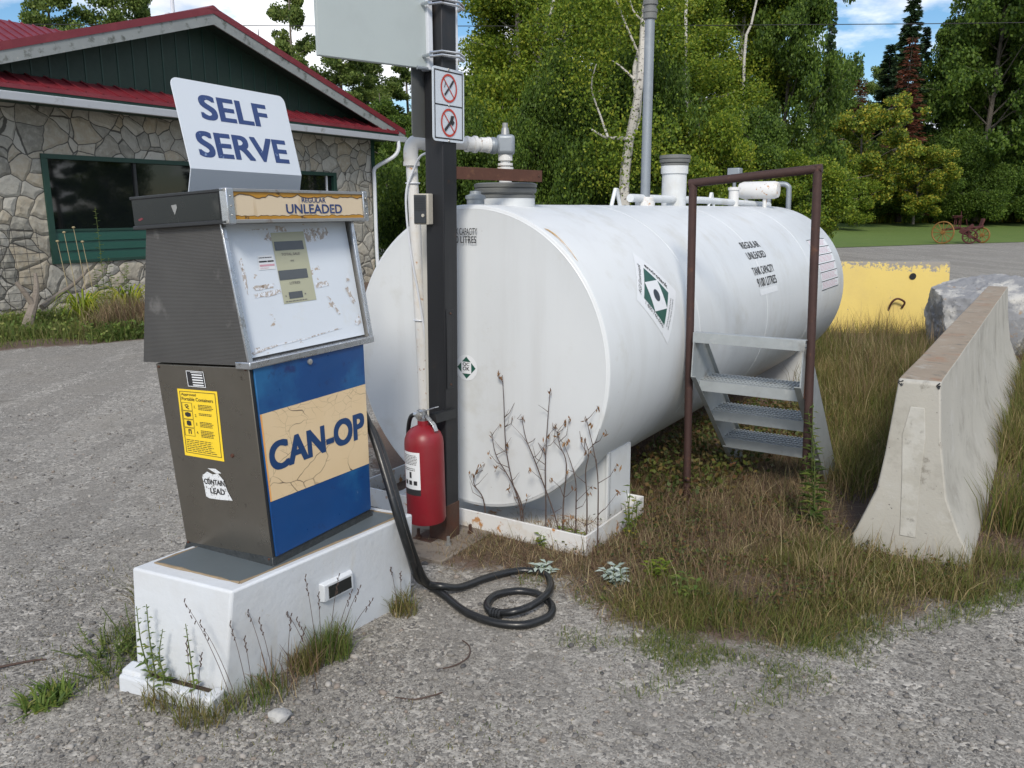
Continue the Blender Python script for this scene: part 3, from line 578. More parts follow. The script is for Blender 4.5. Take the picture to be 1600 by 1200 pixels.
rr = random.Random(3); MK = [[(.612, .06), (.80, .055), (.82, .12), (.72, .155), (.66, .17), (.62, .16)], [(.30, .13), (.335, .07), (.352, .08), (.352, .145)], [(.40, .03), (.47, .04), (.48, .078), (.38, .075)], [(.18, .055), (.34, .05), (.34, .058), (.19, .062)],
  [(.155, .46), (.31, .455), (.30, .49), (.17, .495)], [(.155, .52), (.345, .50), (.35, .53), (.25, .55), (.16, .545)], [(.62, .49), (.73, .48), (.735, .52), (.63, .53)], [(.10, .28), (.118, .25), (.125, .42), (.115, .52), (.105, .45)],
  [(.70, .60), (.73, .62), (.795, .76), (.775, .765)], [(.06, .93), (.20, .905), (.50, .895), (.78, .87), (.78, .875), (.50, .905), (.22, .918), (.07, .945)], [(.085, .90), (.12, .90), (.13, .93), (.09, .94)], [(.90, .46), (.925, .44), (.93, .50), (.90, .51)], [(.875, .56), (.90, .55), (.945, .68), (.925, .70)], [(.90, .86), (.955, .78), (.965, .86), (.93, .88)]]
for p_ in MK: flat('peel_mark', fc, [jag(rr, p_, .0035)], MT['peel'], face, .0030 + .00005 * MK.index(p_))
lab = flat('inspection_label', fc, [[(.232, .247), (.343, .245), (.343, .351), (.222, .351)]], MT['paper'], face, .0036)
flat('label_text', fc, [rect(.232, .285, .287, .296), rect(.292, .285, .337, .296)] + microlines(rng, .235, .335, .256, .268, 1, .5), MT['ink'], lab, .0045)
flat('label_band', fc, [rect(.232, .312, .338, .326)] + microlines(rng, .232, .30, .334, .346, 2, .3), MT['pinkink'], lab, .0045)
def ch(z0, z1, a, b, n, v0, v1, mat):  # strips following the sloped face
    mb = MB(); mb.hexa([(a(z0), hv(z0) + v0, z0), (b(z0), hv(z0) + v0, z0), (b(z0), hv(z0) + v1, z0), (a(z0), hv(z0) + v1, z0), (a(z1), hv(z1) + v0, z1), (b(z1), hv(z1) + v0, z1), (b(z1), hv(z1) + v1, z1), (a(z1), hv(z1) + v1, z1)]); return build(n, mb, mat, pump, bevel=.0015)
ch(.730, 1.213, lambda z: hu0(z) - .0015, lambda z: hu0(z) + .004, 'cheek', .007, .05, MT['mesh_side'])
ch(.730, 1.213, lambda z: hu0(z) - .003, lambda z: hu0(z) + .017, 'chrome_trim', -.001, .007, MT['chrome'])
ch(.730, 1.213, lambda z: hu1(z) - .006, lambda z: hu1(z) + .0015, 'cheek', .007, .05, MT['steel'])
ch(.730, 1.213, lambda z: hu1(z) - .017, lambda z: hu1(z) + .003, 'chrome_trim', -.001, .007, MT['chrome'])
mb = MB(); mb.hexa([(-.024, -.016, .716), (.664, -.016, .716), (.664, .055, .716), (-.024, .055, .716), (-.024, -.016, .742), (.664, -.016, .742), (.664, .055, .742), (-.024, .055, .742)])
build('chrome_sill', mb, MT['chrome'], pump, bevel=.004)
# header box
mb = MB(); mb.box(-.030, .705, .006, .465, 1.214, 1.312); hd = build('header', mb, MT['dark'], pump, bevel=.003)
mb = MB()
for z0, z1 in ((1.205, 1.217), (1.308, 1.318)): mb.box(-.034, .709, .000, .469, z0, z1)
build('header_trim', mb, MT['dark'], pump, bevel=.002)
for z0, z1 in ((1.2045, 1.2175), (1.3075, 1.3185)):
    mb = MB(); mb.box(-.0345, .7095, -.0015, .012, z0, z1); build('front_trim', mb, MT['steel'], pump, bevel=.002)
cf = quadfn((-.030, .006, 1.308), (.705, .006, 1.308), (.705, .006, 1.217), (-.030, .006, 1.217), off=0)
cp = flat('header_panel', cf, [rect(.04, .0, .965, 1)], MT['cream_panel'], hd, .0015)
rr = random.Random(4); up = [(.04, .0), (.965, .0)]; up += [(.965 - .925 * k / 46, .13 + rr.uniform(-.05, .05) + .05 * math.sin(k * .7)) for k in range(47)]
dn = [(.04 + .925 * k / 46, .885 + rr.uniform(-.03, .03)) for k in range(47)] + [(.965, 1), (.04, 1)]
mb1 = MB(); mb2 = MB()
for k in range(46):
    patch(mb1, cf, [(up[2 + 46 - k][0], 0), (up[2 + 45 - k][0], 0), up[2 + 45 - k], up[2 + 46 - k]], .0024); patch(mb2, cf, [dn[k], dn[k + 1], (dn[k + 1][0], 1), (dn[k][0], 1)], .0024)
for q_ in (mb1, mb2): build('amber_stain', q_, MT['amber'], cp, smooth=False, recalc=False)
mb1 = MB(); mb2 = MB()
for k in range(46):
    a, b = up[2 + 46 - k], up[2 + 45 - k]; patch(mb1, cf, [a, b, (b[0], b[1] + .03), (a[0], a[1] + .03)], .0027)
    a, b = dn[k], dn[k + 1]; patch(mb2, cf, [(a[0], a[1] - .02), (b[0], b[1] - .02), b, a], .0027)
MT['sline'] = M('dark_stain_line', (.07, .035, .012), .6, 0, .2, 9, 0)
for q_ in (mb1, mb2): build('stain_edge', q_, MT['sline'], cp, smooth=False, recalc=False)
text('lettering', 'REGULAR', cf, (.487, .175, .665, .365), MT['blueink'], cp, bold=.012, o=.003)
text('lettering', 'UNLEADED', cf, (.372, .430, .790, .800), MT['blueink'], cp, bold=.018, o=.003)
for u0, u1 in ((-.034, -.002), (.680, .709)):
    mb = MB(); mb.box(u0, u1, -.003, .030, 1.203, 1.320)
    e_ = build('corner_cap', mb, MT['chrome'], hd, bevel=.003); mb = MB()
    for z in (1.232, 1.262, 1.293): mb.lathe([(.004, 0), (.0025, .003)], ((u0 + u1) / 2, -.003, z), 8, X=(1, 0, 0), Y=(0, 0, 1), Z=(0, -1, 0))
    build('rivet', mb, MT['steel'], e_)
hs_ = quadfn((-.030, .465, 1.306), (-.030, .006, 1.306), (-.030, .006, 1.219), (-.030, .465, 1.219), off=0)
sp_ = flat('header_side_panel', hs_, [rect(.01, .02, .93, .98)], MT['black_gloss'], hd, .0015)
flat('arrow_mark', hs_, [[(.44, .32), (.495, .30), (.50, .42), (.468, .70), (.445, .42)]], MT['steel'], sp_, .0025)
flat('red_sticker', hs_, [[(.055, .78), (.10, .70), (.12, .76), (.075, .84)]], M('faded_red_sticker', (.16, .03, .04), .6), sp_, .0025)
# folded sign on top
sg = MB(); TH = .004
def sgp(u, v, z): return (u, v, z)
up_ = rrect(0, 0, 1, 1.15, .05, .09); up_ = [(s, min(t, 1.0)) for s, t in up_ if t <= 1.0] ; up_ = [p for p in up_]
pl_ = [(0.0, 1.0), (0.0, .09)] + [(.05 - .05 * math.cos(R(90 * i / 5)), .09 - .09 * math.sin(R(90 * i / 5))) for i in range(1, 6)] + [(.95 + .05 * math.sin(R(90 * i / 5)), .09 - .09 * math.cos(R(90 * i / 5))) for i in range(0, 6)] + [(1, 1.0)]
uq = quadfn((.083, .330, 1.722), (.643, .330, 1.716), (.617, .250, 1.398), (.060, .250, 1.404), off=0)
lq = quadfn((.060, .250, 1.404), (.617, .250, 1.398), (.645, .298, 1.318), (.078, .298, 1.318), off=0)
sg.prism(pl_, lambda p: uq(p[0], p[1], 0), lambda p: uq(p[0], p[1], -TH))
sg.prism([(0, 0), (1, 0), (1, 1), (0, 1)], lambda p: lq(p[0], p[1], 0), lambda p: lq(p[0], p[1], -TH))
ts = build('top_sign', sg, MT['white_clean'], pump, bevel=0)
text('lettering', 'SELF', uq, (.185, .150, .785, .435), MT['blueink'], ts, bold=.030)
text('lettering', 'SERVE', uq, (.095, .570, .905, .865), MT['blueink'], ts, bold=.030)
# hose outlet on the far side
mb = MB(); mb.box(.60, .628, .12, .26, .33, .47); build('hose_outlet', mb, MT['dark'], pump, bevel=.004)

# ---- hose
def smoothpath(P, k=6):
    P = [Vector(p) for p in P]; out = []
    for i in range(len(P) - 1):
        p0 = P[max(i - 1, 0)]; p1 = P[i]; p2 = P[i + 1]; p3 = P[min(i + 2, len(P) - 1)]
        for j in range(k):
            t = j / k; out.append(.5 * ((2 * p1) + (-p0 + p2) * t + (2 * p0 - 5 * p1 + 4 * p2 - p3) * t * t + (-p0 + 3 * p1 - 3 * p2 + p3) * t ** 3))
    return out + [P[-1]]
HOSE = [(-.655, 3.44, .86), (-.612, 3.39, .80), (-.564, 3.32, .709), (-.514, 3.25, .581), (-.468, 3.205, .436), (-.430, 3.23, .27), (-.418, 3.37, .10), (-.385, 3.44, .03), (-.302, 3.357, .018), (-.197, 3.199, .018), (-.074, 3.106, .018), (.043, 3.086, .018), (.142, 3.150, .018), (.164, 3.240, .018), (.135, 3.320, .018), (.092, 3.369, .018), (.018, 3.390, .018), (-.072, 3.354, .018), (-.110, 3.275, .018), (-.097, 3.205, .018), (-.055, 3.175, .025), (.002, 3.148, .043), (.080, 3.195, .048), (.149, 3.313, .046), (.167, 3.470, .022), (.137, 3.569, .018), (.035, 3.602, .018), (-.106, 3.536, .018), (-.232, 3.432, .018), (-.312, 3.385, .045), (-.375, 3.405, .05), (-.405, 3.33, .16), (-.445, 3.255, .36), (-.495, 3.30, .53), (-.553, 3.37, .68), (-.609, 3.44, .76), (-.645, 3.48, .80)]
hose = empty('fuel_hose', (-.40, 3.38, 0), label='black rubber fuel hose looping from the pump onto the gravel', cat='hose')
mb = MB(); mb.tube([p - hose.location for p in smoothpath(HOSE)], .0165, 12); build('rubber_tube', mb, MT['rubber'], hose)
mb = MB(); c0 = Vector((-.075, 3.182, .019)) - hose.location
for k in range(4): mb.tube([c0 + Vector((.006 * (k - 1.5) * 2, -.006 * (k - 1.5), 0)), c0 + Vector((.006 * (k - .7) * 2, -.006 * (k - .7), 0))], [.0215, .0235], 14)
build('clamp', mb, MT['dark'], hose)

# ================================================================= TANK
TY = .567; a3 = Vector((math.sin(TY), math.cos(TY), 0)); b3 = Vector((math.cos(TY), -math.sin(TY), 0)); z3 = Vector((0, 0, 1))
TC = Vector((-.206, 4.242, 0)); ZC = .895; RT = .79; TL_ = 5.27
# local frame: X along b (right), Y along axis (away), Z up
tank = empty('fuel_storage_tank', TC, (0, 0, -TY), 'large white horizontal fuel storage tank with dished ends', 'tank')
mb = MB(); K = 96; prof = [(RT - .014, -.002), (RT - .004, .004), (RT, .016)] + [(RT, y) for y in (1.2, 1.206, 2.6, 2.606, 4.0, 4.006, TL_ - .016)] + [(RT - .004, TL_ - .004), (RT - .014, TL_)]
mb.lathe(prof, (0, 0, ZC), K, X=(1, 0, 0), Y=(0, 0, 1), Z=(0, 1, 0)); build('shell', mb, MT['white'], tank)
for y0, sgn in ((0, -1), (TL_, 1)):
    mb = MB(); pr_ = [(RT - .02 - .0 * k, 0) for k in range(1)]
    pr_ = [(RT - .014, 0), (RT - .020, .004), (RT - .030, .003), (RT - .2, .010), (RT - .45, .018), (.12, .022)]
    mb.lathe([(r, sgn * h) for r, h in pr_], (0, y0 + sgn * .001, ZC), K, X=(1, 0, 0), Y=(0, 0, 1), Z=(0, 1, 0)); build('end_cap', mb, MT['white'], tank)
mb = MB()
for y in (1.203, 2.603, 4.003):
    pts = [(RT * math.cos(t), y, ZC + RT * math.sin(t)) for t in np.linspace(-.6, 3.7, 80)]; mb.tube(pts, .0013, 6)
build('weld_seam', mb, MT['white'], tank)
def cyl(s, t, o=0):  # s metres along, t degrees
    r = RT + .0016 + o; return Vector((r * math.cos(R(t)), s, ZC + r * math.sin(R(t))))
def capfn(x, z, o=0): return Vector((x, -.0245 - o, ZC + z))
SK = 50  # lettering on the shell
DIR = 180 / math.pi / RT
def shellrect(s0, th0, s1, th1, skew=0):
    return lambda u, v, o=0: cyl(s0 + (s1 - s0) * u + skew * v, th0 + (th1 - th0) * v, o)
DC = (.675, 23.35)  # centre of the diamond decal; local metres (x along, y up)
def dm(x, y, o=0): return cyl(DC[0] + x, DC[1] + y * DIR, o)
def grid_patch(name, fn, poly4, mat, par, o=0, n=8):
    mb = MB(); k = len(mb.v)
    for i in range(n + 1):
        for j in range(n + 1):
            s, t = i / n, j / n; x = [(poly4[0][q] * (1 - s) + poly4[1][q] * s) * (1 - t) + (poly4[3][q] * (1 - s) + poly4[2][q] * s) * t for q in (0, 1)]; mb.v.append(tuple(fn(x[0], x[1], o)))
    for i in range(n):
        for j in range(n): q = i * (n + 1) + j; mb.f.append((q, q + 1, q + n + 2, q + n + 1))
    return build(name, mb, mat, par, smooth=True, recalc=False)
dl = grid_patch('maker_decal', dm, [(0, .268), (.275, 0), (.02, -.268), (-.255, 0)], MT['paper'], tank, 0)
H_ = .163; GR = [(0, H_), (H_, 0), (0, -H_), (-H_, 0)]
grid_patch('green_diamond', dm, GR, MT['green_dark'], dl, .001)
grid_patch('white_square', dm, [(-H_ / 2, H_ / 2), (H_ / 2, H_ / 2), (H_ / 2, -H_ / 2), (-H_ / 2, -H_ / 2)], MT['paper'], dl, .002)
mb = MB(); patch(mb, lambda s, t, o: dm(s, t, o), [(.034 * math.cos(2 * math.pi * k / 24), .034 * math.sin(2 * math.pi * k / 24)) for k in range(24)], .003); build('round_mark', mb, MT['blackdot'], dl, recalc=False)
def edge_text(body, p, q, h, shear=0, bold=.0, out=0):
    P0 = Vector(p); P1 = Vector(q); d = (P1 - P0); L = d.length; d /= L; n = Vector((-d.y, d.x))
    text('lettering', body, lambda u, v, o=0: dm(*(P0 + d * L * u + n * h * (1 - v)), o), (0, 0, 1, 1), MT['ink'], dl, bold=bold, shear=shear, o=.001)
edge_text('envirotank', (.022, .170), (.170, .022), .030, bold=.02)
edge_text('AGI Envirotank', (-.180, .018), (-.020, .182), .026, shear=.3)
edge_text('1-800-746-6646', (-.170, -.032), (-.022, -.178), .022)
edge_text('ENVIRONMENTAL', (.032, -.178), (.178, -.034), .011)
edge_text('PROTECTION SYSTEMS', (.045, -.196), (.200, -.045), .011)
for body, s0, s1, t0, t1 in (('REGULAR', 2.47, 2.90, 41.8, 37.6), ('UNLEADED', 2.46, 2.90, 35.3, 31.1), ('TANK CAPACITY', 2.42, 2.94, 26.7, 22.3), ('9100 LITRES', 2.44, 2.92, 20.6, 16.0)):
    text('lettering', body, shellrect(s0, t0, s1, t1), (0, 0, 1, 1), MT['ink'], tank, bold=.012)
grid_patch('blank_patch', cyl, [(2.45, 14.8), (2.90, 14.8), (2.90, 11.6), (2.45, 11.6)], MT['paper'], tank, .0)
wp_ = grid_patch('notice_sheet', cyl, [(4.32, 38), (5.0, 38), (5.0, 3), (4.32, 3)], MT['paper'], tank, .0, 10)
shq = shellrect(4.32, 38, 5.0, 3); pl = []
for t in (0, .17, .33, .50, .66, .83, .985): pl.append(rect(.0, t, 1, t + .014))
flat('rules', shq, pl, MT['ink'], wp_, .0015)
pl = []
for k in range(6): pl += microlines(rng, .05, .95, .03 + .165 * k, .15 + .165 * k, 5, .3)
flat('fine_print', shq, pl, MT['pinkink'], wp_, .0015)
# end cap markings
capu = lambda u, v, o=0: capfn(u, v, o)
text('lettering', 'TANK CAPACITY', lambda u, v, o=0: capfn(-.118 + .178 * u, .674 - .034 * v, o), (0, 0, 1, 1), MT['ink'], tank, bold=.01)
text('lettering', '9100 LITRES', lambda u, v, o=0: capfn(-.122 + .176 * u, .634 - .034 * v, o), (0, 0, 1, 1), MT['ink'], tank, bold=.01)
qc = flat('check_label', capu, [[(-.018 + .068 * math.cos(2 * math.pi * k / 28), -.036 + .068 * math.sin(2 * math.pi * k / 28)) for k in range(28)][::-1]], MT['paper'], tank, .001)
flat('diamond', capu, [[(-.018, .022), (.040, -.036), (-.018, -.094), (-.076, -.036)]], MT['green_dark'], qc, .002)
flat('square', capu, [[(-.049, -.005), (.013, -.005), (.013, -.067), (-.049, -.067)]], MT['paper'], qc, .003)
text('lettering', 'QC', lambda u, v, o=0: capfn(-.040 + .042 * u, -.009 - .020 * v, o), (0, 0, 1, 1), MT['ink'], qc, bold=.02, o=.0035)
text('lettering', 'OK', lambda u, v, o=0: capfn(-.040 + .042 * u, -.031 - .020 * v, o), (0, 0, 1, 1), MT['ink'], qc, bold=.02, o=.0035)
# rust runs near the seam
def blob(fn, pts, mat, name, par, o): flat(name, fn, [pts], mat, par, o)
blob(lambda s, t, o: cyl(s, t, o), [(.024, 58.5), (.050, 57.5), (.060, 55), (.055, 51), (.045, 46), (.032, 41), (.030, 46), (.040, 51), (.038, 55)][::-1], M('rust_stain', (.50, .33, .16), .6, 0, .3, 30, 0), 'rust_run', tank, .0006)
# fittings along the top
ZT = ZC + RT
def fitting(name, mb, mat, **k): return build(name, mb, mat, tank, **k)
mb = MB(); mb.lathe([(.155, -.03), (.155, .03), (.150, .036)], (.0, .33, ZT), 36); fitting('manway_neck', mb, MT['white'])
mb = MB(); mb.lathe([(.150, .030), (.158, .034), (.158, .046), (.150, .050), (.152, .056), (.162, .060), (.166, .078), (.158, .084), (.165, .088), (.168, .104), (.150, .110), (.06, .112)], (0, .33, ZT), 36); fitting('manway_cap', mb, MT['greycap'])
mb = MB(); mb.lathe([(.045, -.01), (.045, .035), (.052, .037), (.052, .052), (.03, .06), (.028, .075), (.01, .077)], (-.02, .03 + .05, ZT - .01), 18); fitting('small_cap', mb, MT['galvpipe'])
def lug(y):
    mb = MB(); mb.tube([(.0, y - .07, ZT - .01), (.0, y - .01, ZT + .105), (0, y + .01, ZT + .105), (0, y + .07, ZT - .01)], .013, 8); return fitting('lifting_lug', mb, MT['white'])
lug(1.68); lug(3.55)
mb = MB(); mb.tube([(0, 2.16, ZT - .02), (0, 2.16, ZT + 1.27)], .0335, 18); vp = fitting('vent_pipe', mb, MT['galvpipe'])
mb = MB(); mb.lathe([(.036, -.06), (.046, -.055), (.046, -.02), (.050, -.015), (.050, .005), (.042, .01), (.042, .03), (.05, .032), (.05, .06), (.02, .07)], (0, 2.16, ZT + 1.30), 18); build('vent_cap', mb, MT['greycap'], vp)
mb = MB(); mb.lathe([(.070, -.02), (.070, .022), (.064, .026), (.064, .05), (.056, .058), (.04, .06)], (0, 2.16, ZT), 20); build('collar', mb, MT['rusty_white'], vp)
mb = MB(); mb.tube([(-.01, 1.93, ZT + .050), (-.01, 3.4, ZT + .046), (.02, 5.22, ZT + .012)], .028, 12); fitting('horizontal_pipe', mb, MT['white'])
mb = MB(); mb.lathe([(.094, -.02), (.094, .24), (.104, .242), (.104, .30), (.098, .302)], (-.04, 2.80, ZT), 28); nk = fitting('riser_neck', mb, MT['white'])
mb = MB(); mb.lathe([(.096, .30), (.106, .304), (.106, .315), (.1, .32), (.115, .326), (.118, .345), (.110, .35), (.118, .355), (.118, .378), (.06, .384)], (-.04, 2.80, ZT), 28); build('riser_cap', mb, MT['greycap'], nk)
mb = MB(); mb.lathe([(.045, -.02), (.045, .14), (.055, .142), (.055, .165), (.02, .17)], (0, 4.15, ZT), 16); gg = fitting('gauge_stand', mb, MT['rusty_white'])
mb = MB(); mb.tube([(0, 4.15, ZT + .16), (0, 4.15, ZT + .26)], .016, 8); mb.box(-.055, .055, 4.10, 4.20, ZT + .24, ZT + .335); build('gauge_head', mb, MT['galvpipe'], gg, bevel=.006)
mb = MB(); X_ = Vector((1, 0, 0)); mb.lathe([(.02, -.19), (.07, -.185), (.082, -.15), (.082, .15), (.07, .185), (.02, .19)], (0.06, 4.72, ZT + .150), 20, X=(0, 1, 0), Y=(0, 0, 1), Z=(1, 0, 0)); fl = fitting('float_chamber', mb, MT['rusty_white'])
mb = MB()
for x in (-.06, .12): mb.tube([(x, 4.72, ZT - .03), (x, 4.72, ZT + .10)], .02, 8)
build('chamber_leg', mb, MT['rusty_white'], fl)
mb = MB(); mb.tube(smoothpath([(.0, 5.26, ZC + .30), (.0, 5.28, ZT + .10), (.02, 5.30, ZT + .20), (.10, 5.32, ZT + .22), (.17, 5.33, ZT + .20), (.185, 5.335, ZT + .10), (.19, 5.34, ZT - .5)], 5), .026, 10); fitting('overflow_pipe', mb, MT['galvpipe'])
# saddles
def saddle(y):
    mb = MB(); pts = [(-.70, 0)] + [(-.70, .31)] + [((RT + .004) * math.sin(R(t)), ZC - (RT + .004) * math.cos(R(t))) for t in range(-57, 58, 6)]
    pts = [(-.625, 0), (-.625, .42)] + [(RT * math.sin(R(t)), ZC - RT * math.cos(R(t))) for t in range(-52, 53, 4)] + [(.625, .42), (.625, 0)]
    mb.prism(pts, lambda p: (p[0], y, p[1]), lambda p: (p[0], y + .012, p[1]))
    for x in (-.625, .625): mb.box(min(x, x - .012 * (1 if x > 0 else -1)), max(x, x - .012 * (1 if x > 0 else -1)), y - .02, y + .26, 0, .40)
    build('saddle', mb, MT['white'], tank, smooth=False)
saddle(.36); saddle(4.55)
mb = MB(); zt = .105
for x0, x1, y0, y1 in ((-.80, .715, -.078, -.066), (-.80, .715, .60, .612), (.703, .715, -.066, .60), (-.80, -.788, -.066, .60)): mb.box(x0, x1, y0, y1, -.02, zt)
mb.box(-.79, .705, -.06, .595, -.02, .004)
build('drip_tray', mb, MT['rusty_white'], tank, bevel=.002)

# ================================================================= POST and things fixed to it
PB = Vector((-.352, 4.045, 0)); LEAN = R(.9)
post = empty('steel_post', PB, (0, LEAN, -TY), 'tall black square steel post with rusty foot, between pump and tank', 'post')
w = .053
mb = MB(); mb.box(-w, w, -w, w, .012, 3.3); build('shaft', mb, MT['postblack'], post, bevel=.006, seg=3)
mb = MB(); mb.box(-w - .003, w + .003, -w - .003, w + .003, .012, .20); build('rusty_foot', mb, MT['rustplate'], post, bevel=.004)
mb = MB(); mb.box(-.12, .12, -.12, .12, 0, .014); bp = build('base_plate', mb, MT['rustplate'], post, bevel=.003)
for x in (-.095, .095):
    for y in (-.095, .095):
        mb = MB(); mb.lathe([(.016, .013), (.016, .026), (.009, .027), (.009, .062), (.006, .064)], (x, y, 0), 6); build('anchor_bolt', mb, MT['steel'] if x > 0 and y < 0 else MT['rustplate'], bp)
mb = MB(); mb.box(w, w + .004, -.042, .012, .80, 1.19); hp = build('hatch_plate', mb, MT['postblack'], post, bevel=.002)
mb = MB()
for z in (.82, 1.17): mb.lathe([(.006, 0), (.004, .005)], (w + .004, -.012, z), 8, X=(0, 1, 0), Y=(0, 0, 1), Z=(1, 0, 0))
build('screw', mb, MT['rustplate'], hp)
def P2W(x, y, z):  # post-local to world
    return Matrix.LocRotScale(PB, Euler((0, LEAN, -TY)), None) @ Vector((x, y, z))
prot = (0, LEAN, -TY)
# slab under post
mb = MB(); mb.box(-.32, .20, -.26, .20, -.03, .018); o = build('footing_board', mb, MT['woodgrey'], None, bevel=.006); o.location = PB + Vector((-.02, 0, -.004)); o.rotation_euler = (0, 0, -TY)
setp(o, 'grey weathered board lying under the rusty foot plate of the post', 'board'); o.data.transform(Matrix.Translation((0, 0, 0)))
# intercom
ic = empty('intercom', P2W(-.047, -w, 1.59), prot, 'small beige and black intercom box with round button on the post', 'intercom')
mb = MB(); mb.box(-.046, .040, -.040, -.001, .0, .142); build('housing', mb, MT['beige'], ic, bevel=.004)
mb = MB(); mb.box(-.041, .030, -.046, -.0395, .006, .136); fcp = build('front_plate', mb, MT['intercom'], ic, bevel=.002)
mb = MB()
for k in range(8): mb.box(-.036, .026, -.0475, -.0465, .065 + k * .008, .067 + k * .008)
build('speaker_slots', mb, MT['dark'], fcp)
mb = MB(); mb.lathe([(.008, 0), (.0075, .004)], (.014, -.046, .042), 14, X=(1, 0, 0), Y=(0, 0, 1), Z=(0, -1, 0)); build('button', mb, MT['beige'], ic)
# prohibition sign on the right side of the post
def plate_sign(name, x, y0, y1, z0, z1, th, mat, label, cat):
    c = P2W(x, (y0 + y1) / 2, z0); t = empty(name, c, prot, label, cat); hw = (y1 - y0) / 2; h = z1 - z0
    q = quadfn((0, -hw, h), (0, hw, h), (0, hw, 0), (0, -hw, 0), off=0)
    mb = MB(); pts = rrect(0, 0, 1, 1, .09, .06); mb.prism(pts, lambda p: q(p[0], p[1], 0), lambda p: q(p[0], p[1], -th)); pn = build('panel', mb, mat, t, smooth=False); return t, q, pn
ps, q, pn = plate_sign('prohibition_sign', w + .006, -.135, .105, 1.965, 2.285, .003, MT['white_clean'], 'white sign with two red circles forbidding smoking and engine work', 'sign')
for f in frame2(.05, .035, .95, .965, .022, .016): pass
flat('border', q, frame2(.05, .035, .95, .965, .026, .018) + [rect(.07, .492, .93, .510)], MT['ink'], pn, .001)
AS = .24 / .32
for cyy, kind in ((.265, 0), (.735, 1)):
    flat('red_ring', q, ring2(.5, cyy, .26, .26 * AS, .16) + [line2((.32, cyy - .135), (.68, cyy + .135), .018, AS)], MT['redink'], pn, .002)
    if kind == 0: flat('cigarette', q, [line2((.36, cyy + .10), (.50, cyy - .0), .03, AS), line2((.52, cyy - .01), (.64, cyy - .11), .034, AS), line2((.35, cyy + .0), (.40, cyy - .08), .012, AS)], MT['ink'], pn, .003)
    else: flat('wrench', q, [line2((.36, cyy + .11), (.56, cyy - .02), .045, AS), [(.52, cyy - .02), (.56, cyy - .10), (.66, cyy - .10), (.62, cyy - .04), (.67, cyy - .01), (.60, cyy + .04)]], MT['ink'], pn, .003)
mb = MB()
for t in (.012, .5, .985): c_ = q(.5, t); mb.lathe([(.006, 0), (.004, .004)], c_, 8, X=(0, 1, 0), Y=(0, 0, 1), Z=(1, 0, 0))
build('bolt', mb, MT['steel'], ps)
c = P2W(-w - .006, -.03, 1.985)
t = empty('grey_backed_sign', c, prot, 'sign seen from its dark grey back, fixed on the left of the post', 'sign')
q = quadfn((0, -.105, .31), (0, .105, .31), (0, .105, 0), (0, -.105, 0), off=0)
mb = MB(); mb.prism(rrect(0, 0, 1, 1, .09, .06), lambda p: q(p[0], p[1], 0), lambda p: q(p[0], p[1], -.004)); build('panel', mb, M('grey_sign_back', (.16, .17, .17), .5, .3), t, smooth=False)
# big blank sign banded to the post
sc = P2W(0, 0, 2.28); SY = math.atan2(.76, .65)
bs = empty('blank_sign_board', sc, (0, 0, math.pi / 2 - SY), 'large blank white sign board banded high on the black post', 'sign')
mb = MB(); mb.box(-.62, -.075, -.012, .012, .0, .75); build('board', mb, M('greyed_white_board', (.40, .45, .45), .45, 0, .04, 3, .04, spots=[((.36, .40, .40), 2, .5, .7)]), bs, bevel=.004)
mb = MB()
for x in (-.083, .058): mb.box(x, x + .026, -.030, .030, -.005, .75)
build('side_channel', mb, MT['gutter'], bs, bevel=.003)
def strap(z):
    mb = MB(); mb.tube([(-.10, -.064, z), (-.05, -.082, z + .01), (.05, -.082, z + .01), (.09, -.064, z)], .006, 8); mb.tube([(-.10, -.064, z + .016), (-.05, -.082, z + .026), (.05, -.082, z + .026), (.09, -.064, z + .016)], .006, 8)
    mb.tube([(-.10, -.066, z + .008), (-.10, .066, z + .008)], .008, 8); mb.tube([(.09, -.066, z + .008), (.09, .066, z + .008)], .008, 8)
    return build('band', mb, MT['chrome'], bs)
strap(.045); strap(.262)
mb = MB(); mb.tube([(-.14, -.02, .0), (-.06, -.02, .0)], .008, 8); build('bracket', mb, MT['galvpipe'], bs)
# rusty flat bar
rb = empty('rusty_flat_bar', (-.285, 4.03, 1.83), (0, 0, math.atan2(.37, .43)), 'rusty brown flat steel bar sticking out from the black post', 'bar')
mb = MB(); mb.box(0, .585, -.004, .004, -.030, .028); fbr = build('bar', mb, MT['rustbar'], rb, bevel=.0015); fbr.rotation_euler = (0, R(.4), 0)
mb = MB(); mb.lathe([(.006, 0), (.004, .005)], (.56, -.004, -.004), 8, X=(1, 0, 0), Y=(0, 0, 1), Z=(0, -1, 0)); build('bolt', mb, MT['rustplate'], rb)
# fire extinguisher
ex = empty('fire_extinguisher', (-.425, 3.90, .150), (0, R(-.8), R(-38)), 'dusty red fire extinguisher hanging on the post above the board', 'fire extinguisher')
mb = MB(); mb.lathe([(.075, .0), (.090, .006), (.096, .022), (.096, .400), (.093, .425), (.082, .452), (.060, .474), (.035, .486), (.028, .490), (.028, .512)], (0, 0, 0), 36); build('cylinder', mb, MT['red'], ex)
mb = MB(); mb.lathe([(.024, .510), (.026, .514), (.026, .530), (.020, .534), (.020, .560), (.012, .565)], (0, 0, 0), 16); mb.tube([(-.02, 0, .535), (-.055, 0, .535)], .013, 10); vv = build('valve', mb, MT['chrome'], ex)
mb = MB(); mb.bar((-.012, 0, .552), (.095, 0, .590), .024, .005, (0, 0, 1)); mb.bar((-.03, 0, .56), (-.012, 0, .552), .024, .005); build('lever', mb, MT['chrome'], ex, bevel=.001)
mb = MB(); mb.bar((.012, 0, .545), (.07, 0, .500), .024, .005, (0, 0, 1)); mb.bar((.07, 0, .50), (.085, 0, .470), .024, .005); build('carry_handle', mb, MT['chrome'], ex, bevel=.001)
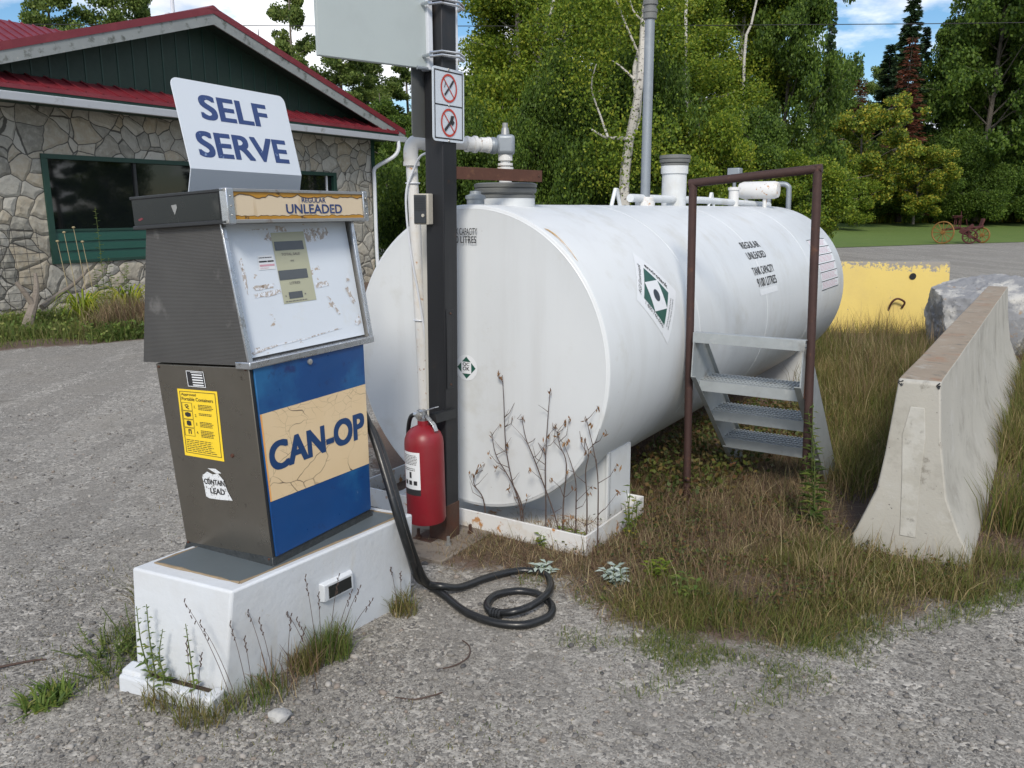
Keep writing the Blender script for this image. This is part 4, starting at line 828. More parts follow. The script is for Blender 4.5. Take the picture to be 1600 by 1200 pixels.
mb = MB(); mb.lathe([(.018, 0), (.018, .012), (.014, .014)], (0, -.022, .538), 16, X=(1, 0, 0), Y=(0, 0, 1), Z=(0, -1, 0)); build('pressure_gauge', mb, MT['steel'], ex)
mb = MB(); mb.tube(smoothpath([(-.05, 0, .535), (-.085, 0, .515), (-.115, .01, .44), (-.120, .015, .33), (-.122, .015, .24)], 5), .011, 10); hh = build('discharge_hose', mb, MT['rubber'], ex)
mb = MB(); mb.tube([(-.122, .015, .245), (-.122, .015, .175)], [.013, .016], 10); build('nozzle', mb, MT['dark'], hh)
ef = lambda s, t, o=0: Vector(((.0965 + o) * math.cos(R(-122 + 62 * s)), (.0965 + o) * math.sin(R(-122 + 62 * s)), .375 - .215 * t))
def cpatch(name, fn, s0, t0, s1, t1, mat, par, o=0): return grid_patch(name, lambda x, y, oo: fn(x, y, oo), [(s0, t0), (s1, t0), (s1, t1), (s0, t1)], mat, par, o, 8)
lb = cpatch('instruction_label', ef, 0, 0, 1, .86, MT['paper'], ex); cpatch('label_foot', ef, 0, .86, 1, 1, MT['ink'], ex)
pl = microlines(rng, .08, .9, .06, .30, 7, .4) + microlines(rng, .08, .9, .36, .44, 2, .4) + [rect(.1, .66, .28, .76), rect(.38, .66, .56, .76), rect(.66, .66, .84, .76), rect(.42, .46, .55, .60)]
flat('label_text', ef, pl, MT['ink'], lb, .0008)
mb = MB(); mb.box(.02, .06, .03, .17, .50, .545); build('wall_hook', mb, MT['dark'], ex)

# ---- white pipework
pw = empty('fuel_pipe', (-.47, 4.30, 0), (0, 0, 0), 'white rust-spotted fuel pipe rising beside the post and bending over to the tank', 'pipe')
def PW(x, y, z): return Vector((x + .47, y - 4.30, z))
mb = MB(); mb.tube([PW(-.462, 4.30, 0), PW(-.470, 4.30, .9), PW(-.497, 4.30, 1.90)], .029, 16); build('riser', mb, MT['rusty_white'], pw)
mb = MB(); mb.tube(smoothpath([PW(-.497, 4.30, 1.885), PW(-.499, 4.30, 1.945), PW(-.482, 4.31, 1.985), PW(-.43, 4.33, 1.992)], 5), .037, 16)
mb.tube([PW(-.497, 4.30, 1.875), PW(-.497, 4.30, 1.895)], .042, 16); mb.tube([PW(-.437, 4.328, 1.992), PW(-.42, 4.336, 1.992)], .042, 16); build('elbow', mb, MT['rusty_white'], pw)
TPx = TC + a3 * .33
e0, e1 = Vector((-.43, 4.333, 1.992)), Vector((TPx.x, TPx.y, 1.985))
mb = MB(); mb.tube([PW(*e0), PW(*e1)], .029, 16); build('horizontal_run', mb, MT['rusty_white'], pw)
hd_ = (e1 - e0).normalized()
mb = MB()
for t0, t1, r in ((.22, .235, .040), (.235, .262, .036), (.262, .28, .043), (.30, .34, .037), (.34, .352, .041)):
    mb.tube([PW(*(e0 + hd_ * t0)), PW(*(e0 + hd_ * t1))], r, 12)
build('union', mb, MT['rusty_white'], pw)
vc_ = PW(*e1); mb = MB(); mb.box(vc_.x - .045, vc_.x + .050, vc_.y - .05, vc_.y + .05, vc_.z - .045, vc_.z + .055); mb.tube([vc_ + Vector((-.085, -.028, 0)), vc_ + Vector((-.04, -.012, 0))], .043, 16)
va = build('valve_body', mb, MT['galvpipe'], pw, bevel=.018, seg=3)
mb = MB(); mb.tube([vc_ + z3 * .05, vc_ + z3 * .09], [.024, .018], 12); mb.tube([vc_ + z3 * .09, vc_ + z3 * .115], .015, 10); build('valve_stem', mb, MT['steel'], va)
mb = MB(); mb.tube([vc_ + Vector((0, 0, -.045)), vc_ + Vector((0, 0, -.075))], .038, 14)
z0 = ZT + .10 - vc_.z
for za, zb, r in ((-.075, z0, .026), (-.10, -.088, .040), (-.125, -.108, .043), (-.150, -.132, .036), (z0 + .005, z0 + .05, .034), (z0 + .05, z0 + .062, .04)): mb.tube([vc_ + z3 * za, vc_ + z3 * zb], r, 14)
build('drop_pipe', mb, MT['rusty_white'], pw)
# white conduit trunk behind the post and thin cable
mb = MB(); mb.box(-.020, .020, -.015, .015, .0, 1.66); o = build('conduit_trunk', mb, M('off_white_conduit', (.50, .49, .45), .5, 0, .06, 4, .05), None, bevel=.003); o.location = (-.418, 4.235, 0); o.rotation_euler = (0, R(-.4), -TY)
setp(o, 'narrow off-white conduit strip standing just behind the black post', 'conduit')
mb = MB(); P0 = [(-.395, 4.16, 1.93), (-.44, 4.20, 1.915), (-.478, 4.25, 1.86), (-.520, 4.26, 1.76), (-.525, 4.27, 1.62), (-.505, 4.262, 1.42), (-.478, 4.262, 1.25), (-.455, 4.262, 1.08), (-.440, 4.262, .9), (-.437, 4.262, .5), (-.43, 4.26, .05)]
mb.tube(smoothpath(P0, 5), .0055, 8); o = build('cable', mb, MT['gutter']); setp(o, 'thin pale cable tied along the white fuel pipe', 'cable')
mb = MB()
for z, x in ((1.79, -.494), (1.10, -.474)):
    mb.tube([(x + .034 * math.cos(t), 4.30 + .034 * math.sin(t), z) for t in np.linspace(0, 2 * math.pi, 13)], .004, 6)
cc = build('cable_tie', mb, MT['gutter']); cc.parent = pw; cc.location = (.47, -4.30, 0)

# ================================================================= STEPS
st = empty('metal_steps', (1.007, 4.587, .099), (0, 0, -TY), 'galvanised steel steps with a rusty pipe hoop handrail beside the tank', 'steps'); st.scale = (.94, .94, .94)
for X in (.035, .655):
    mb = MB(); poly = [(-.10, .70), (-.085, .905), (.07, .90), (1.0, .0), (1.05, -.11), (.78, -.11), (.70, -.02)]
    mb.prism(poly, lambda p: (X, p[0], p[1]), lambda p: (X + .006, p[0], p[1])); s_ = .03 if X < .3 else -.03
    for (p, q_) in (((.07, .90), (1.0, 0)), ((-.10, .70), (.70, -.02))):
        mb.hexa([(X + min(s_, 0), p[0], p[1]), (X + max(s_, .006), p[0], p[1]), (X + max(s_, .006), q_[0], q_[1]), (X + min(s_, 0), q_[0], q_[1])] + [(X + min(s_, 0), p[0], p[1] - .005), (X + max(s_, .006), p[0], p[1] - .005), (X + max(s_, .006), q_[0], q_[1] - .005), (X + min(s_, 0), q_[0], q_[1] - .005)])
    build('stringer', mb, MT['galv'], st, smooth=False)
mb = MB(); mb.box(.03, .665, -.078, -.072, .895, .955); mb.box(.03, .665, -.072, -.03, .949, .955); build('top_bar', mb, MT['galv'], st, bevel=.001)
for k in range(3):
    y0 = .03 + .25 * k; z = .652 - .235 * k; mb = MB()
    x0, x1 = .043, .653
    mb.box(x0, x1, y0, y0 + .004, z - .062, z); mb.box(x0, x1, y0 + .236, y0 + .240, z - .05, z)
    # grating: diamond-like openings made by crossing zigzag bars
    nb = 27; step = (x1 - x0) / nb
    for r_ in range(5):
        ya = y0 + .006 + r_ * .0465; yb = ya + .0465
        for j in range(nb):
            xa = x0 + j * step; s0 = xa + (step if r_ % 2 else 0); s1 = xa + (0 if r_ % 2 else step)
            mb.bar((s0, ya, z - .004), (s1, yb, z - .004), .007, .008)
        mb.box(x0, x1, yb - .007, yb - .001, z - .010, z + .004)
        for j in range(0, nb): mb.box(x0 + j * step - .002, x0 + j * step + .006, yb - .012, yb + .004, z + .001, z + .007)
    build('tread', mb, MT['galv'], st, smooth=False)
pr = .0235
hr = MB()
def sq(a, b, w_): hr.bar(a, b, w_, w_, (0, 1, 0) if abs((Vector(b) - Vector(a)).normalized().z) > .9 else (0, 0, 1))
hr = MB(); hr.tube([(.002, 0, -.12), (-.030, -.01, 1.80)], pr, 12); build('handrail_post', hr, MT['rustpipe'], st, bevel=0)
hr = MB(); hr.tube([(.700, -.01, .22), (.655, -.02, 1.875)], pr, 12); build('handrail_post', hr, MT['rustpipe'], st)
hr = MB(); hr.tube([(-.052, -.01, 1.80), (.678, -.02, 1.862)], pr, 12); build('handrail_top', hr, MT['rustpipe'], st)
mb = MB(); mb.box(.005, .035, -.02, .02, .68, .90); mb.box(.661, .69, -.02, .02, .62, .85); build('weld_bracket', mb, MT['rustbar'], st, bevel=.002)

# ================================================================= BARRIERS, BOULDER
BD = R(33); Bo = (1.700, 3.925, 0)
bar_ = empty('concrete_barrier', Bo, (0, 0, -BD), 'pale concrete road barrier with brown stained top, near the steps', 'concrete barrier')
prof = [(0, -.03), (0, .06), (.012, .085), (.092, .315), (.115, .50), (.148, .868), (.326, .868), (.352, .60), (.400, .318), (.468, .150), (.525, .05), (.53, -.03)]
mb = MB(); Lb = 5.75
ysl = [0, .02, .05] + list(np.linspace(.3, Lb - .3, 12)) + [Lb - .05, Lb]
rr = random.Random(8); k = 0
for i, y in enumerate(ysl):
    sc_ = .985 if i in (0, len(ysl) - 1) else 1
    for x, z in prof: mb.v.append((.265 + (x - .265) * sc_ + rr.uniform(-.0015, .0015), y, z * (sc_ if z > .5 else 1) + (rr.uniform(-.001, .001))))
n = len(prof)
for i in range(len(ysl) - 1):
    for j in range(n): mb.f.append((i * n + j, i * n + (j + 1) % n, (i + 1) * n + (j + 1) % n, (i + 1) * n + j))
mb.f.append(tuple(range(n))[::-1]); mb.f.append(tuple(range((len(ysl) - 1) * n, len(ysl) * n)))
bb_ = build('body', mb, [MT['concrete'], MT['concrete_top']], bar_)
for p_ in bb_.data.polygons:
    if p_.normal.z > .9: p_.material_index = 1
md_ = bb_.modifiers.new('bevel', 'BEVEL'); md_.width = .006; md_.segments = 2; md_.limit_method = 'ANGLE'; md_.angle_limit = R(50)
mb = MB(); mb.prism([(.215, .10), (.20, .40), (.185, .60), (.21, .74), (.27, .74), (.285, .60), (.28, .40), (.285, .10)], lambda p: (p[0], .0005, p[1]), lambda p: (p[0], -.0035, p[1])); build('key_rib', mb, M('pale_cement_patch', (.47, .46, .42), .9, 0, .15, 7, .5, 30, .005, spots=[((.40, .385, .34), 9, .45, .6), ((.3, .29, .26), 22, .6, .7)]), bar_, bevel=.003)
mb = MB()
for x, z in ((.158, .855), (.316, .856)):
    for k in range(4): a = rr.uniform(0, 6.3); mb.tube([(x + .012 * math.cos(a), -.003 + rr.uniform(-.004, .01), z + .010 * math.sin(a)), (x - .012 * math.cos(a), .004, z - .006), (x + .006, -.004, z - .018)], .0035, 6)
build('exposed_wire', mb, MT['dark'], bar_)
yb = empty('yellow_barrier', (5.92, 11.20, 0), (0, 0, R(-2)), 'yellow painted concrete barrier with paint flaking at its top, behind the tank', 'concrete barrier')
mb = MB(); pf = [(0, -.03), (0, .18), (.05, .33), (.11, .92), (.12, .955), (.32, .955), (.33, .92), (.39, .33), (.44, .18), (.44, -.03)]
mb.prism(pf, lambda p: (-3.1, p[0], p[1]), lambda p: (0, p[0] , p[1])); build('body', mb, MT['yellowpaint'], yb, bevel=.012)
mb = MB(); mb.lathe([(.045, 0), (.045, .004)], (-.50, .080, .76), 14, X=(1, 0, 0), Y=(0, -.1, 1), Z=(0, -1, 0)); build('lifting_hole', mb, MT['dark'], yb)
mb = MB(); mb.tube(smoothpath([(-.80, .05, .30), (-.79, -.02, .42), (-.72, -.03, .47), (-.62, -.02, .42), (-.63, .03, .34)], 4), .014, 8); build('lifting_loop', mb, MT['rustbar'], yb)
# boulder
def rock(name, loc, size, seed, mat, label, cat, sub=4, group=None):
    import bmesh
    from mathutils import noise
    b = bmesh.new(); bmesh.ops.create_icosphere(b, subdivisions=sub, radius=1); r_ = random.Random(seed)
    planes = [(Vector((r_.gauss(0, 1), r_.gauss(0, 1), r_.gauss(0, .8))).normalized(), r_.uniform(.62, .9)) for _ in range(13)]
    for v in b.verts:
        c = v.co.normalized(); d_ = 1
        for n_, k_ in planes:
            q_ = c.dot(n_)
            if q_ > .01: d_ = min(d_, k_ / q_)
        d_ += .035 * noise.noise(c * 4 + Vector((seed, 0, 0))) + .02 * noise.noise(c * 14) + .012 * noise.noise(c * 31)
        v.co = Vector((c.x * d_ * size[0], c.y * d_ * size[1], c.z * d_ * size[2]))
    me = bpy.data.meshes.new(name); b.to_mesh(me); b.free(); me.shade_smooth(); me.set_sharp_from_angle(angle=R(28))
    o = link(name, me, mat); o.location = loc; return setp(o, label, cat, group)
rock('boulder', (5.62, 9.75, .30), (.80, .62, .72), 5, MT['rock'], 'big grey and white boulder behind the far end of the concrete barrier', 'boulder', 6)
rock('stone', (-.78, 2.50, .0), (.05, .035, .025), 2, MT['rock'], 'flat grey stone on the gravel in front of the white base', 'stone', 2)

# ================================================================= BUILDING
BW = R(30.8); bd = Vector((math.sin(BW), math.cos(BW), 0)); bo = Vector((bd.y, -bd.x, 0)); B0 = Vector((-7.888, 12.757, 0))
# local frame: X along the wall, Y inwards (away from camera), Z up
hs = empty('stone_building', B0, (0, 0, math.pi / 2 - BW), 'stone fronted building with red metal roof and dark green gable', 'building')
X0, X1 = -1.3, 8.93
mb = MB()
wins = [(.93, 4.35, .85, 2.58), (5.55, 7.68, .85, 2.52)]
xs_ = [X0, .93, 4.35, 5.55, 7.68, X1]
for k in range(5):
    xa, xb = xs_[k], xs_[k + 1]
    w_ = [q for q in wins if abs(q[0] - xa) < 1e-6]
    if w_: mb.box(xa, xb, 0, .25, -.1, w_[0][2]); mb.box(xa, xb, 0, .25, w_[0][3], 3.72)
    else: mb.box(xa, xb, 0, .25, -.1, 3.72)
build('stone_wall', mb, MT['stone'], hs, smooth=False)
mb = MB(); mb.box(X1 - .25, X1, .25, 6.5, -.1, 3.7); build('side_wall', mb, MT['greenboard'], hs, smooth=False)
mb = MB(); mb.box(X1 - .005, X1 + .10, -.03, .12, -.05, 3.30); build('corner_board', mb, MT['greenframe'], hs, bevel=.004)
for wi, (xa, xb, za, zb) in enumerate(wins):
    mb = MB()
    mb.box(xa, xb, -.03, .12, zb - .075, zb); mb.box(xa, xb, -.03, .12, za, za + .05)
    mb.box(xa, xa + .10, -.03, .12, za + .05, zb - .075); mb.box(xb - .10, xb, -.03, .12, za + .05, zb - .075)
    mb.box(xa + .10, xb - .10, -.005, .12, 1.36, 1.40)
    fr_ = build('window', mb, MT['greenframe'], hs, bevel=.003)
    mb = MB(); mb.box(xa + .10, xb - .10, .05, .07, 1.40, zb - .075); build('pane', mb, MT['glass'], fr_, smooth=False)
    mb = MB()
    if wi == 0: mb.box(xa + .10 + 1.55, xa + .10 + 1.60, .02, .06, 1.40, zb - .075)
    else: mb.box(xb - .28, xb - .25, .02, .06, 1.40, zb - .075)
    build('mullion', mb, MT['dark'] if wi == 0 else MT['gutter'], fr_)
    mb = MB(); N_ = 3; h_ = (1.36 - za - .05) / N_
    for k in range(N_):
        z0_ = za + .05 + k * h_; mb.hexa([(xa + .10, -.012, z0_), (xb - .10, -.012, z0_), (xb - .10, .04, z0_), (xa + .10, .04, z0_), (xa + .10, .012, z0_ + h_), (xb - .10, .012, z0_ + h_), (xb - .10, .04, z0_ + h_), (xa + .10, .04, z0_ + h_)])
    build('siding_panel', mb, MT['teal'], hs, smooth=False)
# gable
PX, PZ, SL = 4.12, 5.20, .312
def rz(x, top=PZ): return top - SL * abs(x - PX)
mb = MB(); gl = [(X0, 3.70), (X1, 3.70), (X1, rz(X1) - .12), (PX, PZ - .10), (X0, rz(X0) - .12)]
mb.prism(gl, lambda p: (p[0], .012, p[1]), lambda p: (p[0], .16, p[1])); gb = build('gable', mb, MT['greenboard'], hs, smooth=False)
for k in range(34):
    x = X0 + .15 + k * .3
    if x < X1 - .1 and rz(x) - .3 > 3.8: mb = MB(); mb.box(x, x + .025, .002, .0125, 3.72, rz(x) - .2); build('batten', mb, MT['greenframe'], gb, smooth=False)
# main roof (two slopes) with ribs
XE0, XE1 = -2.2, 9.62
for sd_, xe in ((-1, XE0), (1, XE1)):
    mb = MB(); za, zb = rz(xe), PZ
    mb.hexa([(PX, -.50, zb), (xe, -.50, za), (xe, 8, za), (PX, 8, zb), (PX, -.50, zb + .05), (xe, -.50, za + .05), (xe, 8, za + .05), (PX, 8, zb + .05)])
    for k in range(28): y = -.49 + k * .3; mb.bar((PX, y, zb + .06), (xe, y, za + .06), .03, .025)
    rf = build('roof', mb, MT['redroof'], hs, smooth=False)
    mb = MB(); mb.hexa([(PX, -.515, zb - .035), (xe, -.515, za - .035), (xe, -.49, za - .035), (PX, -.49, zb - .035), (PX, -.515, zb + .085), (xe, -.515, za + .085), (xe, -.49, za + .085), (PX, -.49, zb + .085)]); build('rake_trim', mb, MT['redroof'], hs, smooth=False)
    mb = MB(); mb.hexa([(PX, -.50, zb - .22), (xe, -.50, za - .22), (xe, -.465, za - .22), (PX, -.465, zb - .22), (PX, -.50, zb - .03), (xe, -.50, za - .03), (xe, -.465, za - .03), (PX, -.465, zb - .03)]); build('fascia', mb, MT['fascia'], hs, smooth=False)
    mb = MB(); mb.hexa([(PX, -.465, zb - .12), (xe, -.465, za - .12), (xe, .02, za - .12), (PX, .02, zb - .12), (PX, -.465, zb - .10), (xe, -.465, za - .10), (xe, .02, za - .10), (PX, .02, zb - .10)]); build('soffit', mb, MT['greenboard'], hs, smooth=False)
mb = MB(); mb.hexa([(PX - .15, -.52, PZ + .03), (PX + .15, -.52, PZ + .03), (PX + .15, 8, PZ + .03), (PX - .15, 8, PZ + .03), (PX - .02, -.52, PZ + .10), (PX + .02, -.52, PZ + .10), (PX + .02, 8, PZ + .10), (PX - .02, 8, PZ + .10)]); build('ridge_cap', mb, MT['redroof'], hs)
mb = MB(); mb.tube([(PX + .25, .9, PZ - .1), (PX + .25, .9, PZ + .42)], .035, 8); mb.box(PX + .1, PX + .55, .85, .95, PZ + .08, PZ + .16); build('roof_vent', mb, MT['gutter'], hs)
# pent roof below the gable with its fascia, gutter and downspout
mb = MB(); xa, xb = -2.2, 9.30
mb.hexa([(xa, -.56, 3.46), (xb, -.56, 3.46), (xb, .0, 3.70), (xa, .0, 3.70), (xa, -.56, 3.50), (xb, -.56, 3.50), (xb, .0, 3.74), (xa, .0, 3.74)])
for k in range(39): x = xa + .05 + k * .3; mb.bar((x, -.565, 3.508), (x, 0, 3.752), .035, .03)
build('pent_roof', mb, MT['redroof'], hs, smooth=False)
mb = MB(); mb.box(xa, xb, -.575, -.555, 3.445, 3.505); build('roof_edge', mb, MT['redroof'], hs, smooth=False)
mb = MB(); mb.box(xa, xb, -.545, -.50, 3.30, 3.455); mb.box(xa, xb, -.50, -.001, 3.30, 3.325); build('eave_board', mb, MT['greenframe'], hs, smooth=False)
mb = MB(); mb.hexa([(xa, -.62, 3.27), (9.50, -.62, 3.27), (9.50, -.546, 3.27), (xa, -.546, 3.27), (xa, -.66, 3.385), (9.50, -.66, 3.385), (9.50, -.546, 3.385), (xa, -.546, 3.385)]); gt = build('gutter', mb, MT['gutter'], hs, bevel=.006)
mb = MB(); pts = smoothpath([(9.22, -.60, 3.28), (9.22, -.60, 3.10), (9.16, -.50, 2.93), (8.98, -.16, 2.72), (8.93, -.075, 2.60), (8.93, -.075, 2.3), (8.93, -.075, .4), (8.94, -.2, .2)], 4)
mb.tube(pts, .045, 8); ds = build('downspout', mb, MT['gutter'], hs)
# taller roof behind, at left
mb = MB(); mb.hexa([(-3.5, 5.0, 4.4), (9.0, 5.0, 4.4), (9.0, 9.0, 6.35), (-3.5, 9.0, 6.35), (-3.5, 5.0, 4.46), (9.0, 5.0, 4.46), (9.0, 9.0, 6.41), (-3.5, 9.0, 6.41)])
for k in range(41): x = -3.45 + k * .3; mb.bar((x, 5.0, 4.475), (x, 9.0, 6.425), .03, .03)
build('rear_roof', mb, MT['redroof'], hs, smooth=False)
mb = MB(); mb.box(X0, X1 - .3, .3, 6.4, 3.2, 3.25); mb.box(X0, X0 + .1, .3, 6.4, -.1, 3.7); mb.box(X0, X1, 6.3, 6.4, -.1, 3.7); build('inner_shell', mb, MT['dark'], hs, smooth=False)
def BL(x, y, z=0): return B0 + bd * x - bo * y * 1.0 + Vector((0, 0, z))   # y inwards (negative = towards the camera)
# wire trellis leaning on the wall
tr = MB()
for k in range(11): tr.tube([(-1.2 + k * .19, 0, .05), (-1.2 + k * .19, 0, 1.42)], .004, 4)
for k in range(12): tr.tube([(-1.2, 0, .08 + k * .12), (.72, 0, .08 + k * .12)], .004, 4)
o = build('wire_trellis', tr, MT['darkwire'], smooth=False); o.location = BL(0, -.12); o.rotation_euler = (R(-3), 0, math.pi / 2 - BW); setp(o, 'square wire mesh trellis leaning on the stone wall left of the window', 'trellis')

# ================================================================= VEGETATION
def leaves(rs, cen, L, Wd, droop=.3, flat_=0):
    n = len(cen); d = rs.normal(size=(n, 3)); d[:, 2] -= droop; d /= np.linalg.norm(d, axis=1)[:, None]
    u = rs.normal(size=(n, 3)); u[:, 2] += flat_; s = np.cross(d, u); s /= np.linalg.norm(s, axis=1)[:, None] + 1e-9
    l = L * rs.uniform(.6, 1.25, n)[:, None]; w_ = Wd * rs.uniform(.6, 1.25, n)[:, None]
    V = np.stack([cen - d * l * .5, cen + s * w_ * .5, cen + d * l * .5, cen - s * w_ * .5], 1).reshape(-1, 3)
    return V, np.arange(n * 4).reshape(-1, 4)
def tree_mesh(seed, h, r, kind, nleaf, L, Wd, trunkr, crown0=.12, nl=22, nclump=4, clr=.13, prof_='oval', two=False):
    rs = np.random.RandomState(seed); mb = MB(); lean = rs.uniform(-.04, .04, 2) * h
    def tp_(t): return np.array([lean[0] * t * t + .12 * math.sin(t * 5 + seed), lean[1] * t * t + .12 * math.cos(t * 4 + seed), h * t])
    ts = np.linspace(0, .97, 12); mb.tube([tp_(t) for t in ts], [trunkr * (1 - t) ** .8 + .012 for t in ts], 8)
    if two:
        mb.tube([tp_(.0) + np.array([.3, .1, 0])] + [tp_(t) + np.array([.3 + 2.0 * t, .3 * math.sin(t * 9), -.1 * h * t]) for t in ts[1:10]], [trunkr * .8 * (1 - t) ** .8 + .01 for t in ts[:10]], 7)
    clumps = []
    for k in range(nl):
        t = crown0 + (.97 - crown0) * (k + rs.uniform(0, 1)) / nl; q = (t - crown0) / (1 - crown0)
        e = {'oval': math.sin(math.pi * min(1, .18 + q * .80)) ** .7, 'tall': (1 - q) ** .45 * (.55 + .45 * min(1, q * 5)), 'round': math.sin(math.pi * (.12 + q * .8)) ** .5, 'bush': (1 - q ** 2) ** .5}[prof_]
        ll = r * e * rs.uniform(.55, 1.12); az = k * 2.4 + rs.uniform(-.5, .5); rise = rs.uniform(.15, .75) * ll
        p0 = tp_(t * .93); p3 = p0 + np.array([math.cos(az) * ll, math.sin(az) * ll, rise - .12 * ll]); pm = (p0 + p3) / 2 + np.array([rs.normal(0, .06) * ll, rs.normal(0, .06) * ll, .14 * ll])
        mb.tube([p0, (p0 + pm) / 2, pm, p3], [trunkr * .32 * (1 - t * .7), trunkr * .25 * (1 - t * .7), .016, .005], 5, cap=False)
        for j in range(nclump):
            f = rs.uniform(.35, 1.08); c = (p0 * (1 - f) + p3 * f) + rs.normal(0, .13, 3) * ll * np.array([1, 1, .8]); clumps.append((c, clr * r * rs.uniform(.5, 1.35)))
            if rs.rand() < .4: mb.tube([pm, (pm + c) / 2 + rs.normal(0, .03, 3) * ll, c], [.012, .008, .004], 4, cap=False)
    W_ = np.array([c[1] ** 2 for c in clumps]); W_ /= W_.sum(); idx = rs.choice(len(clumps), nleaf, p=W_)
    cc_ = np.array([c[0] for c in clumps])[idx]; rr_ = np.array([c[1] for c in clumps])[idx][:, None]
    off = rs.normal(size=(nleaf, 3)); off /= np.linalg.norm(off, axis=1)[:, None]; off *= rs.uniform(.25, 1.15, (nleaf, 1)) ** .6; off[:, 2] *= .8
    off[:, 2] -= .25 * rs.rand(nleaf) ** 2
    cen = cc_ + off * rr_; cen[:, 2] = np.maximum(cen[:, 2], .05)
    return mb, leaves(rs, cen, L, Wd, .5)
def spruce_mesh(seed, h, r, nleaf, L, Wd, trunkr, crown0=.06):
    rs = np.random.RandomState(seed); mb = MB(); mb.tube([(0, 0, 0), (.05, .03, h * .5), (0, 0, h)], [trunkr, trunkr * .55, .01], 8)
    B = []; nw = int(h * 4.2)
    for k in range(nw):
        t = crown0 + (1 - crown0) * (k + .5) / nw
        for j in range(7):
            az = rs.uniform(0, 6.283); ll = r * (1 - t) ** .85 * rs.uniform(.65, 1.1) + .08; p0 = np.array([0, 0, h * min(.995, t + rs.uniform(-.6, .6) / nw * 1.6)]); d = np.array([math.cos(az), math.sin(az), 0]); B.append((p0, d, ll))
            if j < 3 and t < .9: mb.tube([p0, p0 + d * ll * .5 + np.array([0, 0, -.10 * ll]), p0 + d * ll + np.array([0, 0, -.12 * ll])], [.02, .012, .004], 4, cap=False)
    w_ = np.array([b[2] for b in B]); idx = rs.choice(len(B), nleaf, p=w_ / w_.sum())
    P = np.array([b[0] for b in B])[idx]; D = np.array([b[1] for b in B])[idx]; LL = np.array([b[2] for b in B])[idx][:, None]
    f = rs.uniform(0, 1, (nleaf, 1)) ** .75; side = np.cross(D, [0, 0, 1]); wd = rs.normal(0, .13, (nleaf, 1)) * LL * (1.1 - f * .7)
    cen = P + D * LL * f + side * wd; cen[:, 2] += (-.28 * f * (1 - f * .6) * LL - rs.uniform(0, .10, (nleaf, 1)) * LL ** .5)[:, 0]
    dirs = D + side * rs.normal(0, .7, (nleaf, 1)); dirs[:, 2] -= rs.uniform(-.1, .7, nleaf); dirs /= np.linalg.norm(dirs, axis=1)[:, None]
    u = rs.normal(size=(nleaf, 3)); s = np.cross(dirs, u); s /= np.linalg.norm(s, axis=1)[:, None]; l = L * rs.uniform(.6, 1.3, (nleaf, 1)); wq = Wd * rs.uniform(.6, 1.2, (nleaf, 1))
    V = np.stack([cen, cen + dirs * l * .5 + s * wq, cen + dirs * l, cen + dirs * l * .5 - s * wq], 1).reshape(-1, 3)
    return mb, (V, np.arange(nleaf * 4).reshape(-1, 4))
PROT = {}
def proto(key):
    if key in PROT: return PROT[key]
    K = {
     'birch': lambda: (tree_mesh(21, 12, 2.9, 'b', 105000, .10, .075, .13, .08, 46, 7, .19, 'tall', True), 'white', 'birch'),
     'birch2': lambda: (tree_mesh(57, 12, 2.8, 'b', 95000, .10, .075, .11, .06, 44, 7, .19, 'tall', False), 'white', 'birch'),
     'poplar': lambda: (tree_mesh(33, 12, 1.8, 'p', 26000, .13, .10, .12, .25, 26, 5, .17, 'tall'), 'grey', 'poplar'),
     'poplar2': lambda: (tree_mesh(36, 12, 2.2, 'p', 30000, .13, .10, .13, .2, 28, 5, .17, 'oval'), 'grey', 'poplar'),
     'dense': lambda: (tree_mesh(44, 12, 3.6, 'd', 80000, .16, .12, .2, .04, 44, 8, .14, 'tall'), 'grey', 'dense'),
     'dense2': lambda: (tree_mesh(48, 12, 3.6, 'd', 90000, .16, .12, .15, .04, 50, 8, .15, 'oval'), 'grey', 'dense'),
     'spruce': lambda: (spruce_mesh(5, 12, 1.7, 85000, .24, .035, .13), 'dark', 'spruce'),
     'deadspruce': lambda: (spruce_mesh(9, 12, 1.7, 9000, .26, .03, .10), 'dark', 'dead'),
     'bush': lambda: (tree_mesh(61, 3, 1.6, 's', 60000, .065, .045, .04, .05, 24, 7, .20, 'bush'), 'dark', 'dense'),
     'bush2': lambda: (tree_mesh(62, 3, 1.6, 's', 55000, .07, .05, .04, .05, 24, 7, .20, 'round'), 'grey', 'birch'),
     'bright': lambda: (tree_mesh(71, 7, 2.9, 's', 30000, .17, .13, .09, .13, 34, 6, .15, 'round'), 'grey', 'bright'),
    }[key]
    (mb, (V, F)), bk, lf = K(); PROT[key] = (mb, V, F, bk, lf); return PROT[key]
MESHES = {}
def plant_tree(key, x, y, z, h, rs_, label, group, name='tree', cat='tree', rot=None, hbase=None):
    """one tree: Empty > trunk, crown (mesh data shared between trees of a kind)"""
    hb = {'bush': 3, 'bush2': 3, 'bright': 7}.get(key, 12)
    t = empty(name, (x, y, z), (0, 0, rot if rot is not None else (x * 7.3 + y * 3.1) % 6.28), label, cat, group); t.scale = (rs_, rs_, h / hb)
    if key not in MESHES:
        mb, V, F, bk, lf = proto(key)
        tr_ = build('trunk', mb, BK[bk], t, smooth=True, recalc=False); cr_ = npmesh('crown', V, F, LF[lf], t); MESHES[key] = (tr_, cr_)
    else:
        for src in MESHES[key]: c = src.copy(); C.objects.link(c); c.parent = t
    return t
def atpx(u, D): return ((u - 800) / 1300 * D * .98, D)
